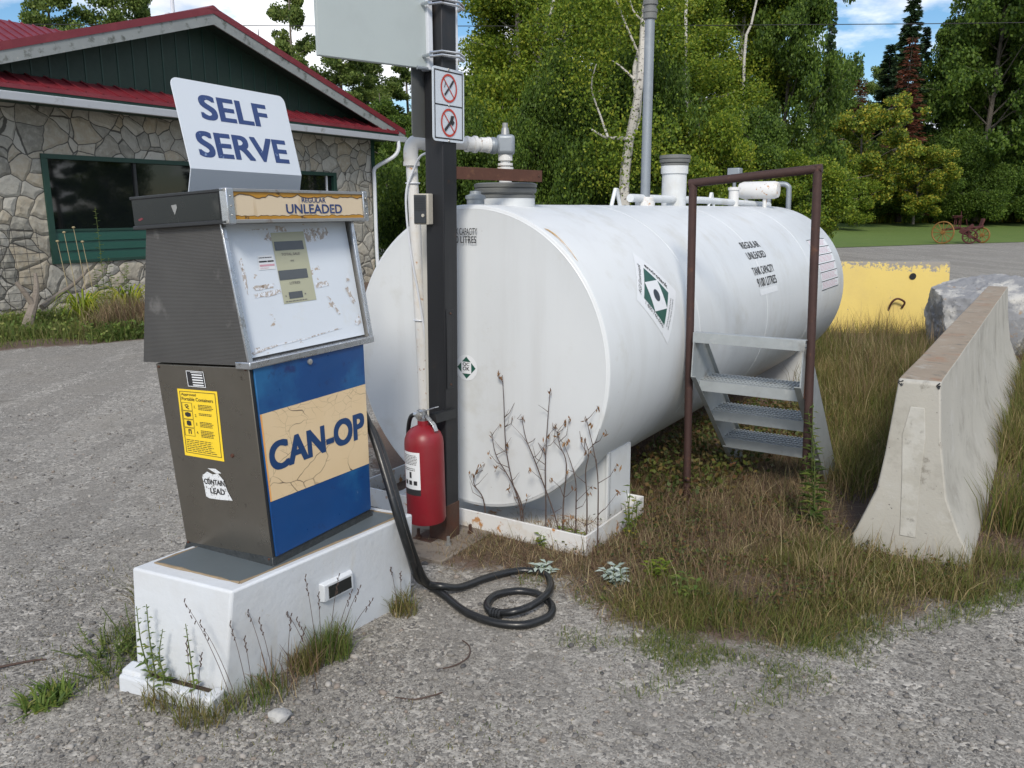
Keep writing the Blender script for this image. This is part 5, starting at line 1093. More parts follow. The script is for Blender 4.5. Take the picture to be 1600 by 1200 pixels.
T = [
 # key, pixel column, distance, base z, height, spread, label, group
 ('birch', 822, 27, 0, 11.8, 1.0, 'tall yellow-green birch left of the white-limbed birch, directly behind the near end of the tank', 'tall birches behind the tank'),
 ('birch2', 890, 31, 0, 13.0, 1.0, 'tall birch rising between the yellow-green birch and the white-limbed birch', 'tall birches behind the tank'),
 ('birch2', 1068, 27, 0, 9.6, .95, 'birch just right of the vent pipe, with a lower top than its neighbours', 'tall birches behind the tank'),
 ('birch', 1140, 31, 0, 12.6, 1.05, 'tall birch behind the rusty handrail left post', 'tall birches behind the tank'),
 ('dense2', 1215, 30, 0, 11.4, .55, 'dense dark green tree behind the rusty handrail right post', 'tall birches behind the tank'),
 ('birch2', 960, 34, 0, 13.5, 1.1, 'tall birch far behind the white-limbed birch', 'tall birches behind the tank'),
 ('birch', 765, 36, 0, 9.3, .8, 'lower birch just right of the post, beyond the others', 'tall birches behind the tank'),
 ('poplar2', 115, 40, 0, 13.2, 1.0, 'poplar showing over the left end of the red roof', 'poplars behind the building'),
 ('poplar2', 205, 41, 0, 13.6, 1.0, 'poplar showing over the red roof just left of the gable peak', 'poplars behind the building'),
 ('poplar', 248, 43, 0, 13.0, .8, 'narrow poplar touching the gable peak from behind', 'poplars behind the building'),
 ('poplar', 425, 38, 0, 9.6, .8, 'thin poplar over the right roof slope, left of the blank sign', 'poplars behind the building'),
 ('poplar', 478, 33, 0, 11.6, .7, 'narrow poplar reaching up beside the left edge of the blank sign', 'poplars behind the building'),
 ('poplar2', 535, 38, 0, 9.6, 1.0, 'poplar under the blank sign, behind the roof end', 'poplars behind the building'),
 ('poplar2', 590, 40, 0, 9.4, 1.0, 'poplar under the blank sign, near the building corner', 'poplars behind the building'),
 ('poplar', 648, 42, 0, 9.2, 1.1, 'poplar partly hidden behind the black post', 'poplars behind the building'),
 ('poplar', 716, 46, 0, 9.3, 1.1, 'pale poplar right beside the prohibition sign', 'poplars behind the building'),
 ('dense', 610, 33, 0, 6.2, .55, 'dark green tree low behind the downspout', 'trees beside the building'),
 ('dense', 680, 34, 0, 6.0, .6, 'dark green tree low behind the post', 'trees beside the building'),
 ('spruce', 1281, 62, .8, 17.2, .55, 'thin spruce spire standing alone above the treetops', 'spruces'),
 ('spruce', 1400, 60, .8, 15.6, 1.25, 'tall dark pointed spruce between the two leafy masses', 'spruces'),
 ('spruce', 1372, 64, .8, 12.6, 1.2, 'shorter spruce just left of the tall pointed spruce', 'spruces'),
 ('spruce', 1424, 66, .8, 14.2, 1.0, 'spruce just right of the tall pointed spruce', 'spruces'),
 ('deadspruce', 1404, 57, .8, 11.8, 1.2, 'reddish brown dead conifer in front of the tall spruce', 'dead conifers'),
 ('deadspruce', 1330, 60, .8, 9.6, 1.3, 'reddish brown dead conifer above the yellow-green tree', 'dead conifers'),
 ('poplar2', 1322, 76, .8, 14.4, 1.3, 'pale distant tree in the gap, left one', 'distant trees in the gap'),
 ('poplar2', 1362, 80, .8, 15.2, 1.4, 'pale distant tree in the gap, right one', 'distant trees in the gap'),
 ('dense', 1292, 58, .8, 9.5, .8, 'dark leafy tree at the left edge of the gap', 'trees behind the lawn'),
 ('dense', 1470, 60, .8, 14.2, .85, 'leafy tree right of the spruces with a sloping top', 'trees behind the lawn'),
 ('dense2', 1530, 58, .8, 21, 1.35, 'very tall leafy tree over the old farm machine', 'trees behind the lawn'),
 ('dense', 1600, 60, .8, 22, 1.45, 'very tall leafy tree at the right edge of the photo', 'trees behind the lawn'),
 ('dense2', 1575, 66, .8, 20, 1.3, 'leafy tree filling in behind the two tallest ones', 'trees behind the lawn'),
 ('bright', 1338, 52, .7, 7.2, 1.0, 'yellow-green leafy tree at the lawn edge right of the tank', 'small trees at the lawn edge'),
 ('bright', 1432, 54, .7, 5.0, .85, 'low yellow-green bushy tree just left of the farm machine', 'small trees at the lawn edge'),
 ('bush2', 1297, 50, .6, 3.6, 1.5, 'low bush peeking out right of the tank end', 'bushes at the lawn edge'),
]
TREES = []
for (k, u, D, z, h, s, lab, grp) in T:
    x, y = atpx(u, D); nm = {'spruce': 'spruce_tree', 'deadspruce': 'dead_conifer', 'birch': 'birch_tree', 'birch2': 'birch_tree', 'poplar': 'poplar_tree', 'poplar2': 'poplar_tree'}.get(k, 'leafy_tree' if 'bush' not in k else 'bush')
    o = plant_tree(k, x, y, z, h, s, lab, grp, nm, 'bush' if 'bush' in k else 'tree')
    TREES.append(o)
rs_b = random.Random(12)
words = ['left of the white fuel pipe', 'behind the white fuel pipe', 'behind the post', 'behind the valve', 'right of the valve', 'left of the lifting lug', 'behind the lifting lug', 'behind the vent pipe', 'behind the tall neck', 'behind the left handrail post', 'behind the gauge', 'behind the float chamber', 'behind the overflow pipe', 'right of the handrail']
for k in range(1, 13):
    u = 636 + k * 50; D = 24 + rs_b.uniform(-1.5, 2.5); x, y = atpx(u, D)
    plant_tree('bush' if k % 3 else 'bush2', x, y, 0, rs_b.uniform(3.0, 6.2), rs_b.uniform(.8, 1.25), 'dark bush ' + words[k], 'hedge bushes behind the tank', 'bush', 'bush', rs_b.uniform(0, 6))
for k in range(7):
    u = 1300 + k * 52; D = 57 + rs_b.uniform(0, 2); x, y = atpx(u, D)
    plant_tree('bush', x, y, .8, rs_b.uniform(4.5, 6), 1.7, 'dark understory bush under the trees, %s along the lawn from the left' % ['first', 'second', 'third', 'fourth', 'fifth', 'sixth', 'seventh'][k], 'understory bushes along the lawn', 'bush', 'bush', rs_b.uniform(0, 6))
# trees across the yard behind the photographer: they are what the windows mirror
for k, (x, y, kk, h, w_) in enumerate(((34, 3, 'dense', 9, 'leafy tree across the yard facing the window, nearest the road'), (36, 9, 'spruce', 13, 'tall spruce across the yard facing the window'), (33, 14, 'poplar', 10, 'thin poplar across the yard facing the window'), (38, 17, 'birch2', 12, 'birch across the yard facing the window'), (42, -3, 'dense2', 12, 'broad leafy tree across the yard beyond the nearest one'), (44, 24, 'spruce', 15, 'tallest spruce across the yard'), (31, -9, 'poplar2', 10, 'poplar at the near end of the row across the yard'))):
    plant_tree(kk, x, y, 0, h, 1.1, w_, 'trees across the yard', 'yard_tree', 'tree')
# the white-limbed birch: bare pale limbs showing in front of the foliage
bx, by = atpx(990, 20.5); wb = empty('bare_limbed_birch', (bx, by, 0), (0, 0, 0), 'birch with bare forking white limbs left of the vent pipe', 'tree', 'tall birches behind the tank')
rs = np.random.RandomState(4); mb = MB(); px = .0158
def wp2(u, v, dy=0): return np.array([(u - 990) * px, dy, 1.65 + (330 - v) * px])
for P_, r0, r1 in (
    ([(985, 420), (978, 300), (984, 225), (992, 165), (996, 110), (1000, 50), (1010, -20)], .14, .05), ([(984, 225), (965, 222), (948, 222), (925, 212)], .05, .02), ([(950, 222), (940, 190), (925, 150), (930, 120)], .03, .012),
    ([(992, 165), (990, 120), (1004, 70), (1003, 30), (996, -20)], .06, .03), ([(996, 110), (975, 60), (960, 30), (940, 10)], .03, .012), ([(988, 140), (970, 120), (955, 112)], .03, .01), ([(1000, 60), (985, 40), (972, 0), (965, -20)], .025, .012), ([(984, 225), (998, 200), (1000, 150)], .04, .02)):
    pts = [wp2(u, v, .25 * math.sin(i * 1.3)) for i, (u, v) in enumerate(P_)]; n_ = len(pts); mb.tube(smoothpath(pts, 3), [r0 + (r1 - r0) * i / ((n_ - 1) * 3) for i in range((n_ - 1) * 3 + 1)], 8)
build('trunk', mb, BK['white'], wb)
cen = np.concatenate([rs.normal(size=(1800, 3)) * [.45, .5, .5] + wp2(u, v, .4) for u, v in ((930, 60), (950, 10), (1030, 40), (960, 250), (1015, 230), (915, 130), (1030, -20), (900, 30))]); V, F = leaves(rs, cen, .085, .06, .5); npmesh('crown', V, F, LF['birch'], wb)
# extra pale stems of the birches showing among the leaves
for ti, P_, D in ((0, [(872, 330), (862, 215), (850, 160), (838, 110), (820, 60)], 26), (0, [(840, 120), (842, 60), (838, 10), (845, -30)], 26.5), (3, [(1160, 330), (1150, 110), (1158, 60), (1166, 10), (1162, -30)], 29), (2, [(1080, 330), (1060, 50), (1066, 10), (1070, -30)], 26)):
    t = TREES[ti]; k_ = D * .98 / 1300; x0_, y0_ = atpx(P_[0][0], D); mb = MB(); pts = [((u - P_[0][0]) * k_, 0, 1.65 + (330 - v) * k_) for u, v in P_]
    pts = [(0, 0, 0)] + pts[1:] if P_[0][1] > 300 else [(.4, .1, 0)] + pts
    n_ = 3 * (len(pts) - 1) + 1; mb.tube(smoothpath(pts, 3), [.055 - .035 * i / n_ for i in range(n_)], 8); o = build('side_trunk', mb, BK['white'], t)
    o.matrix_parent_inverse = Matrix.LocRotScale(t.location, t.rotation_euler, t.scale).inverted(); o.location = (x0_, y0_ - .2, 0)
# dark wood closing the horizon
rs = np.random.RandomState(77); n = 90000; ang = rs.uniform(-60, 125, n); rad = rs.uniform(70, 84, n); cen = np.stack([np.sin(np.radians(ang)) * rad, np.cos(np.radians(ang)) * rad, rs.uniform(0, 1, n) ** .8 * np.where(ang > 62, .18, 1) * (7.5 + 1.5 * np.sin(ang * .9) + np.sin(ang * 2.7))], 1)
V, F = leaves(rs, cen, .9, .6, .3); o = npmesh('distant_wood', V, F, LF['dense']); setp(o, 'far dark wood along the horizon', 'wood', kind='stuff')

# ---- grass
def blades(rs, x, y, h, w_, bend, z0=None):
    n = len(x); az = rs.uniform(0, 6.283, n); b = bend * h * rs.uniform(.2, 1.6, n); dx = np.cos(az) * b; dy = np.sin(az) * b; az2 = rs.uniform(0, 6.283, n); wx = np.cos(az2) * w_ / 2; wy = np.sin(az2) * w_ / 2
    z = gz(x, y) if z0 is None else z0
    z = np.zeros(n) + z - .004
    hh = np.sqrt(np.maximum(h * h - b * b, (.25 * h) ** 2))
    P = [np.stack([x - wx, y - wy, z], 1), np.stack([x + wx, y + wy, z], 1), np.stack([x + dx * .35 + wx * .8, y + dy * .35 + wy * .8, z + hh * .6], 1), np.stack([x + dx * .35 - wx * .8, y + dy * .35 - wy * .8, z + hh * .6], 1), np.stack([x + dx + wx * .15, y + dy + wy * .15, z + hh], 1), np.stack([x + dx - wx * .15, y + dy - wy * .15, z + hh], 1)]
    V = np.stack(P, 1).reshape(-1, 3); b0 = np.arange(n)[:, None] * 6; F = np.concatenate([b0 + [0, 1, 2, 3], b0 + [3, 2, 4, 5]], 0); return V, F
def scatter(rs, poly, n, soft=0, clump=None):
    p = np.array(poly); lo, hi = p.min(0) - soft, p.max(0) + soft; X = []; Y = []; got = 0
    while got < n:
        x = rs.uniform(lo[0], hi[0], n * 2); y = rs.uniform(lo[1], hi[1], n * 2); d = distpoly(x, y, poly)
        pr_ = np.clip(.5 + d / (soft * 2 + 1e-6), 0, 1) if soft else (d > 0)
        if clump: pr_ = pr_ * np.clip(.5 + 1.6 * (np.sin(x * clump + np.sin(y * clump * .7) * 2) * np.sin(y * clump * 1.1 + 1.3 + np.sin(x * clump * .6))), .04, 1)
        # not inside tank footprint bottom, barrier
        k = rs.rand(n * 2) < pr_; x = x[k]; y = y[k]; c_ = np.cos(BD); s_ = np.sin(BD); lx = (x - Bo[0]) * c_ - (y - Bo[1]) * s_; ly = (x - Bo[0]) * s_ + (y - Bo[1]) * c_
        k = ~((lx > .0) & (lx < .53) & (ly > -.0) & (ly < Lb)); x = x[k]; y = y[k]; X.append(x); Y.append(y); got += len(x)
    return np.concatenate(X)[:n], np.concatenate(Y)[:n]
def grass(name, poly, n, h, w_, bend, mat, seed, label, soft=.1, clump=None, hvar=.5):
    rs = np.random.RandomState(seed); x, y = scatter(rs, poly, n, soft, clump); hh = h * rs.uniform(1 - hvar, 1 + hvar, n)
    V, F = blades(rs, x, y, hh, w_ * rs.uniform(.6, 1.3, n), bend); o = npmesh(name, V, F, mat); return setp(o, label, 'grass', kind='stuff')
NEARP = [(-.46, 3.9), (-.24, 3.70), (.0, 3.66), (.24, 3.5), (.45, 3.25), (.9, 3.6), (1.5, 4.0), (1.72, 4.3), (2.6, 6.0), (1.5, 6.6), (.6, 5.0), (.35, 4.3), (.0, 4.3)]
grass('dry_thatch', NEARP + [], 26000, .05, .0035, 1.0, LF['drygrass'], 1, 'matted dry brown grass on the ground in front of the tray and steps', .12)
grass('straw_stalks', [(.45, 3.3), (.9, 3.1), (1.5, 3.3), (2.3, 3.65), (1.9, 3.7), (1.6, 3.95), (1.9, 4.7), (1.2, 4.6), (.7, 4.1)], 900, .17, .0024, .4, LF['drygrass'], 22, 'scattered upright straw stalks over the verge', .1)
grass('straw_litter', [(-.3, 3.9), (.2, 3.55), (.45, 3.2), (1.1, 3.05), (1.6, 3.25), (2.4, 3.6), (1.9, 3.7), (1.6, 3.95), (1.9, 4.9), (1.2, 5.0), (.7, 4.5), (.3, 4.0)], 3600, .11, .0028, 2.0, LF['drygrass'], 23, 'long pale dead straws lying flat over the verge', .12)
grass('flat_thatch', [(-.3, 3.9), (.2, 3.55), (.45, 3.2), (1.1, 3.05), (1.6, 3.25), (2.4, 3.6), (3.2, 4.2), (5.4, 7.2), (5.8, 9.5), (3.4, 6.2), (2.6, 4.4), (1.75, 4.2), (2.6, 6.2), (1.6, 6.4), (.6, 4.6)], 34000, .045, .0042, 1.3, LF['drygrass'], 21, 'flattened dead grass litter covering the soil of the verge', .12)
grass('dry_grass', [(.2, 4.0), (.45, 3.45), (.9, 3.5), (1.45, 3.9), (1.75, 4.5), (2.9, 6.4), (1.9, 7.2), (1.0, 5.6), (.55, 4.4)], 9000, .10, .0032, .7, LF['drygrass'], 2, 'dry brown upright grass around the foot of the steps', .12, 6)
grass('verge_grass', [(.45, 3.15), (.8, 3.0), (1.1, 3.02), (1.55, 3.22), (2.2, 3.5), (2.9, 3.9), (2.5, 4.05), (1.9, 3.75), (1.6, 3.95), (1.1, 3.7), (.7, 3.55)], 12000, .075, .0034, .7, LF['mixgrass'], 3, 'half dry green and straw grass along the verge in front of the barrier', .12, 5)
grass('barrier_grass', [(1.30, 3.55), (1.62, 3.40), (1.95, 3.30), (2.4, 3.62), (2.2, 3.78), (1.90, 3.60), (1.66, 3.90), (1.45, 3.9)], 1300, .13, .003, .5, LF['mixgrass'], 4, 'taller grass stalks against the near end of the barrier', .06)
grass('tall_grass', [(1.9, 5.0), (2.0, 4.6), (2.6, 5.2), (5.0, 8.9), (5.7, 10.9), (3.6, 11.2), (3.2, 9.0)], 24000, .20, .0048, .55, LF['mixgrass'], 5, 'tall tangled grass between the tank and the barrier', .15, 3)
grass('tall_straw', [(2.6, 6.0), (5.0, 9.2), (5.8, 11.0), (4.2, 11.3), (3.3, 8.2)], 1500, .36, .004, .35, LF['drygrass'], 6, 'tall straw coloured stalks in front of the yellow barrier', .15, 3)
grass('roadside_grass', [(2.32, 3.75), (2.75, 3.8), (4.6, 5.6), (7.0, 9.4), (6.2, 9.6), (3.6, 6.0)], 19000, .25, .005, .4, LF['mixgrass'], 7, 'yellow-green grass along the right side of the concrete barrier', .12, 4)
grass('sparse_turf', [(.28, 3.0), (.42, 2.72), (.75, 2.6), (1.1, 2.78), (1.3, 2.95), (1.0, 3.1), (.6, 3.1)], 4200, .032, .003, .9, LF['greengrass'], 8, 'short sparse green turf creeping onto the gravel', .16, 9)
grass('verge_fringe', [(.5, 3.0), (1.0, 2.86), (1.6, 3.08), (2.4, 3.42), (2.9, 3.75), (2.4, 3.62), (1.4, 3.22), (.8, 3.12)], 4200, .045, .0032, .8, LF['greengrass'], 9, 'short green grass fringe between verge and gravel', .08, 7)
# green low cover at house bed
grass('bed_grass', [(-9.2, 12.6), (-8.4, 10.7), (-6.4, 10.25), (-5.1, 10.95), (-4.4, 12.8), (-5.4, 14.2), (-7.3, 12.9)], 30000, .19, .009, .6, LF['greengrass'], 10, 'unmown green grass in the bed along the stone wall', .12, 2)
grass('bed_straw', [(-5.75, 11.1), (-5.0, 11.3), (-4.6, 12.4), (-5.0, 13.0), (-5.7, 12.2)], 3200, .42, .008, .4, LF['drygrass'], 11, 'brown straw grass in the bed beside the green window panel', .12)
grass('lawn_fringe', [(8, 56), (14, 54.6), (26, 57.5), (40, 62), (40, 63.5), (25, 59.5), (14, 56.6), (8, 58)], 14000, .9, .10, .4, LF['bright'], 12, 'tall weeds where the lawn meets the trees', .3)
bpy.data.objects['lawn_fringe'].location.z = .7
# tufts: one plant each
def tuft(x, y, r, h, n, mat, seed, label, group='grass tufts by the white base', w_=.0035, bend=.5):
    rs = np.random.RandomState(seed); a = rs.uniform(0, 6.28, n); q_ = r * rs.rand(n) ** .6; V, F = blades(rs, q_ * np.cos(a), q_ * np.sin(a), h * rs.uniform(.4, 1.2, n), w_ * rs.uniform(.6, 1.3, n), bend, 0.0)
    o = npmesh('grass_tuft', V, F, mat); o.location = (x, y, 0); return setp(o, label, 'grass tuft', group)
tuft(-.70, 2.90, .085, .14, 420, LF['greengrass'], 1, 'thick green grass tuft at the middle of the long side of the white base')
tuft(-.77, 2.80, .06, .10, 300, LF['mixgrass'], 2, 'small half dry tuft in front of the thick green tuft')
tuft(-.90, 2.62, .11, .07, 300, LF['greengrass'], 3, 'low green tuft at the front corner of the white base')
tuft(-1.04, 2.50, .09, .08, 260, LF['mixgrass'], 4, 'low half dry tuft under the toe lip')
tuft(-1.20, 2.60, .09, .09, 260, LF['mixgrass'], 5, 'low tuft along the middle of the toe lip')
tuft(-1.52, 2.78, .17, .05, 260, LF['greengrass'], 6, 'broad green tuft on the gravel left of the white base')
tuft(-1.50, 3.02, .12, .09, 200, LF['greengrass'], 7, 'taller green tuft against the left end of the white base')
tuft(-1.52, 3.26, .07, .20, 300, LF['mixgrass'], 8, 'yellowish tuft furthest back at the left end of the white base')
tuft(-1.62, 2.60, .08, .07, 200, LF['weed'], 13, 'flat leafy rosette on the gravel left of the toe lip', bend=.9, w_=.012)
tuft(-.46, 3.24, .06, .12, 160, LF['mixgrass'], 9, 'thin tuft at the right corner of the white base')
tuft(-.80, 2.70, .12, .14, 90, LF['drygrass'], 10, 'sparse dry stalks in front of the long side of the white base')
tuft(.10, 3.52, .09, .035, 220, LF['greengrass'], 11, 'tiny green tuft inside the loop of the hose', bend=.8)
tuft(.36, 3.34, .10, .045, 240, LF['greengrass'], 12, 'tiny green tuft between hose loop and silvery plant', bend=.8)
# seed stalks along the base
def stalk(mb, x, y, h, dx, dy, r=.0012):
    p = [(x, y, 0), (x + dx * .3, y + dy * .3, h * .4), (x + dx * .65, y + dy * .65, h * .75), (x + dx, y + dy, h)]; mb.tube(smoothpath(p, 3), [r * 1.2 - r * .6 * i / 9 for i in range(10)], 4)
    for k in range(5): t = .80 + .05 * k; mb.tube([(x + dx * t, y + dy * t, h * t), (x + dx * t + .004 * (-1) ** k, y + dy * t, h * t + .012)], .0018, 4)
rr = random.Random(21)
for k, (x, y, h, dx, dy) in enumerate(((-.94, 2.53, .40, -.14, .0), (-.90, 2.56, .30, -.05, .01), (-.84, 2.62, .34, -.08, .02), (-.80, 2.66, .28, .03, .0), (-.72, 2.80, .36, -.03, 0), (-.69, 2.83, .34, .05, .02), (-.67, 2.86, .28, .10, .02), (-.73, 2.78, .25, -.10, 0), (-1.08, 2.52, .26, .0, 0), (-.48, 3.22, .22, -.03, .0))):
    mb = MB(); stalk(mb, 0, 0, h, dx, dy); stalk(mb, .012, .008, h * .8, dx + .03, dy); o = build('seed_stalk', mb, MT['deadtwig'], recalc=False); o.location = (x, y, 0)
    setp(o, 'dry seed stalks before the white base, ' + ['leaning left at the front corner', 'upright near the front corner', 'leaning left just past the corner', 'short, past the corner', 'leaning left over the thick tuft', 'upright over the thick tuft', 'leaning right over the thick tuft', 'short, beside the thick tuft', 'in front of the toe lip', 'at the right corner'][k], 'dry stalk', 'dry seed stalks by the white base')
def leafplant(name, loc, h, nst, ll, lw, mat, seed, label, cat='weed', group=None, spread=.03, dens=26, stemmat=None, lean=(0, 0), taper=True):
    rs = np.random.RandomState(seed); t = empty(name, loc, (0, 0, 0), label, cat, group); mb = MB(); C_ = []; D_ = []; S_ = []
    for k in range(nst):
        a = rs.uniform(0, 6.28); hh = h * (1 if k == 0 else rs.uniform(.55, .95)); b = np.array([math.cos(a), math.sin(a)]) * spread * (k > 0) * rs.uniform(.4, 1); top = b * 2.2 + np.array(lean) * hh
        pts = [np.array([b[0], b[1], 0]), np.array([(b[0] + top[0]) / 2 + rs.normal(0, .01), (b[1] + top[1]) / 2, hh * .5]), np.array([top[0], top[1], hh])]; sp2 = smoothpath(pts, 5); mb.tube(sp2, [.0035 * (1 - .6 * i / 10) * max(1, h) for i in range(11)], 5)
        for j in range(dens):
            f = (j + .5) / dens * (.97); i0 = min(int(f * 10), 9); p = np.array(sp2[i0]) * (1 - (f * 10 - i0)) + np.array(sp2[i0 + 1]) * (f * 10 - i0)
            az = j * 2.4 + rs.uniform(-.4, .4); d = np.array([math.cos(az), math.sin(az), rs.uniform(.1, .7)]); d /= np.linalg.norm(d); sc_ = (1.15 - .8 * f if taper else 1) * rs.uniform(.7, 1.2); C_.append(p); D_.append(d); S_.append(sc_)
    P = np.array(C_); D = np.array(D_); s = np.array(S_)[:, None]; sd2 = np.cross(D, [0, 0, 1]); sd2 /= np.linalg.norm(sd2, axis=1)[:, None]; dr = np.array([0, 0, -1.0])
    V = np.stack([P, P + D * ll * s * .45 + sd2 * lw * s * .5, P + D * ll * s + dr * ll * s * .25, P + D * ll * s * .45 - sd2 * lw * s * .5], 1).reshape(-1, 3)
    build('stem', mb, stemmat or MT['deadtwig'], t, recalc=False); npmesh('leaves', V, np.arange(len(V)).reshape(-1, 4), mat, t); return t
STG = M('green_stem', (.09, .12, .03), .7, 0, .2, 9, 0)
G_ = 'weeds in the slot of the toe lip'
leafplant('slot_weed', (-1.255, 2.655, .03), .30, 2, .040, .017, LF['weed'], 1, 'tallest leafy weed in the toe lip slot, left one', group=G_, stemmat=STG, lean=(-.03, 0))
leafplant('slot_weed', (-1.205, 2.63, .03), .22, 2, .034, .014, LF['weed'], 2, 'middle leafy weed in the toe lip slot', group=G_, stemmat=STG)
leafplant('slot_weed', (-1.095, 2.585, .03), .26, 1, .032, .015, LF['weed'], 3, 'single-stemmed leafy weed in the toe lip slot, right one', group=G_, stemmat=STG, lean=(-.05, .02), dens=22)
leafplant('tall_weed', (1.60, 4.16, 0), .68, 4, .10, .028, LF['weed'], 4, 'tall bright green leafy weed in front of the right handrail post', stemmat=STG, dens=34, lean=(-.08, 0))
for k, (x, y, z, h, m_, n_, lab, g_) in enumerate(((.66, 3.57, 0, .055, 'lime', 9, 'lime green low plant right of the silvery plant', 1), (.17, 3.93, 0, .05, 'lime', 5, 'leftmost tiny lime green plant before the tray', 1), (.27, 3.94, 0, .065, 'lime', 9, 'middle and largest lime green plant before the tray', 1), (.345, 3.91, 0, .05, 'lime', 6, 'right one of the lime green plants before the tray', 1), (.46, 3.50, 0, .06, 'silver', 7, 'pale silvery-leaved plant on the brown thatch', 0), (.155, 3.60, 0, .04, 'silver', 3, 'tiny silvery plant beside the top of the hose loop', 0), (.74, 3.32, 0, .09, 'weed', 5, 'broad-leaved green weed below the lime green plant', 1), (.60, 4.02, 0, .20, 'bright', 4, 'yellow-green weed growing against the tray corner', 1))):
    leafplant('small_plant', (x, y, z), h * 1.5, n_ + 3, .040 if m_ != 'silver' else .048, .017 if m_ != 'silver' else .022, LF[m_], 40 + k, lab, 'plant', 'small plants on the thatch', spread=.028, dens=10, stemmat=STG, taper=False)
for k, (x, y, h, n_, lab) in enumerate(((-1.47, 2.80, .13, 14, 'bushy olive weed on the gravel left of the toe lip'), (-1.45, 3.00, .20, 12, 'taller bushy olive weed against the left end of the white base'), (-1.58, 2.93, .10, 12, 'low spreading weed furthest from the left end of the white base'))):
    leafplant('bushy_weed', (x, y, 0), h, n_, .026, .010, LF['weed'], 60 + k, lab, 'weed', 'bushy weeds left of the white base', spread=.10, dens=16, stemmat=STG)
# dead saplings in front of the tank
def sapling(loc, pts, seed, label, leafn=6, nb=6):
    rs = np.random.RandomState(seed); t = empty('dead_sapling', loc, (0, 0, 0), label, 'dead sapling', 'dead saplings in front of the tank'); mb = MB(); path = smoothpath([Vector((x, y, z)) for x, y, z in pts], 5); n_ = len(path)
    mb.tube(path, [.0040 - .0028 * i / n_ for i in range(n_)], 6); Lc = []
    for k in range(nb):
        i_ = int(n_ * rs.uniform(.15, .95)); p = np.array(path[min(i_, n_ - 1)]); a = rs.choice([-1, 1]); l = rs.uniform(.04, .16) * (1 - i_ / n_ * .5); u_ = rs.uniform(.5, 1.5); q1 = p + np.array([a * l * .45, rs.normal(0, .02), l * .35 * u_]); q2 = p + np.array([a * l * rs.uniform(.5, .95), rs.normal(0, .03), l * u_]); mb.tube([p, q1, q2], [.0020, .0015, .0007], 4)
        if k < leafn: Lc.append(q2)
    Lc.append(np.array(path[-1])); build('stem', mb, MT['deadtwig'], t, recalc=False)
    cen = np.concatenate([c + rs.normal(0, .008, (4, 3)) - np.array([0, 0, .012]) for c in Lc]); V, F = leaves(rs, cen, .03, .010, 2.0); npmesh('withered_leaves', V, F, LF['brownleaf'], t); return t
def SPL(P, seed, lab, **k):
    o_ = TC - a3 * .045 + b3 * P[0][0]; t = sapling((o_.x, o_.y, 0), [(p[0] - P[0][0], 0, max(0, p[1] - P[0][1])) if i else (0, 0, 0) for i, p in enumerate(P)], seed, lab, **k); t.rotation_euler = (0, 0, -TY)
SPL([(0.33, 0.02), (0.316, 0.195), (0.27, 0.324), (0.233, 0.504), (0.223, 0.736), (0.216, 0.867)], 1, 'tall dead sapling on the left of the group, curving up past the others', leafn=3, nb=9)
SPL([(0.54, 0.02), (0.533, 0.15), (0.414, 0.432), (0.355, 0.555), (0.329, 0.667)], 2, 'dead sapling leaning left between the two tallest ones', leafn=3)
SPL([(0.47, 0.02), (0.47, 0.224), (0.466, 0.44), (0.479, 0.67), (0.493, 0.831)], 3, 'tallest straight dead sapling in the middle of the group', leafn=3, nb=9)
SPL([(0.569, 0.02), (0.569, 0.243), (0.585, 0.459), (0.548, 0.55), (0.53, 0.619)], 4, 'forked dead sapling with hanging brown leaves just right of the middle one', leafn=10)
SPL([(0.64, 0.02), (0.64, 0.207), (0.638, 0.37), (0.613, 0.463), (0.566, 0.569)], 5, 'thin dead sapling with drooping tip right of the forked one', leafn=6)
SPL([(0.76, 0.02), (0.76, 0.238), (0.755, 0.429), (0.725, 0.581), (0.685, 0.715)], 6, 'rightmost long dead sapling, its tip bent left with hanging leaves', leafn=9)
SPL([(0.335, 0.02), (0.327, 0.204), (0.251, 0.337), (0.173, 0.444), (0.147, 0.56)], 7, 'bent dead sapling furthest left by the round check label, with a leaf cluster', leafn=8)
SPL([(0.11, 0.02), (0.09, 0.191), (0.03, 0.27), (0.065, 0.376)], 8, 'short dead sapling right beside the rusty post foot', leafn=3)
SPL([(0.7, 0.02), (0.7, 0.279), (0.69, 0.436), (0.705, 0.533), (0.68, 0.606)], 9, 'thin dead sapling in front of the saddle plate', leafn=3)
# low leafy cover under the tank and round the steps
rs = np.random.RandomState(31); x, y = scatter(rs, [(.70, 4.9), (.85, 4.45), (1.15, 4.6), (1.6, 5.1), (2.6, 6.4), (2.3, 7.0), (1.3, 6.0)], 5200, .1); cen = np.stack([x, y, rs.uniform(.01, .16, 5200) ** 1.0], 1); V, F = leaves(rs, cen, .036, .024, .2, 2.0); o = npmesh('leafy_ground_cover', V, F, LF['vine']); setp(o, 'low green, yellow and rusty leaves creeping under the tank side', 'ground cover', kind='stuff')
rs = np.random.RandomState(35); x, y = scatter(rs, [(.3, 3.9), (.45, 3.3), (.9, 3.1), (1.5, 3.25), (2.4, 3.65), (1.9, 3.7), (1.6, 4.0), (1.9, 4.6), (1.3, 4.6), (.75, 4.5)], 5200, .1, 7); cen = np.stack([x, y, rs.uniform(.002, .06, 5200)], 1); V, F = leaves(rs, cen, .022, .012, .1, 1.5); o = npmesh('weed_leaves', V, F, LF['vine']); setp(o, 'small broad weed leaves mixed into the grass of the verge', 'weeds', kind='stuff')
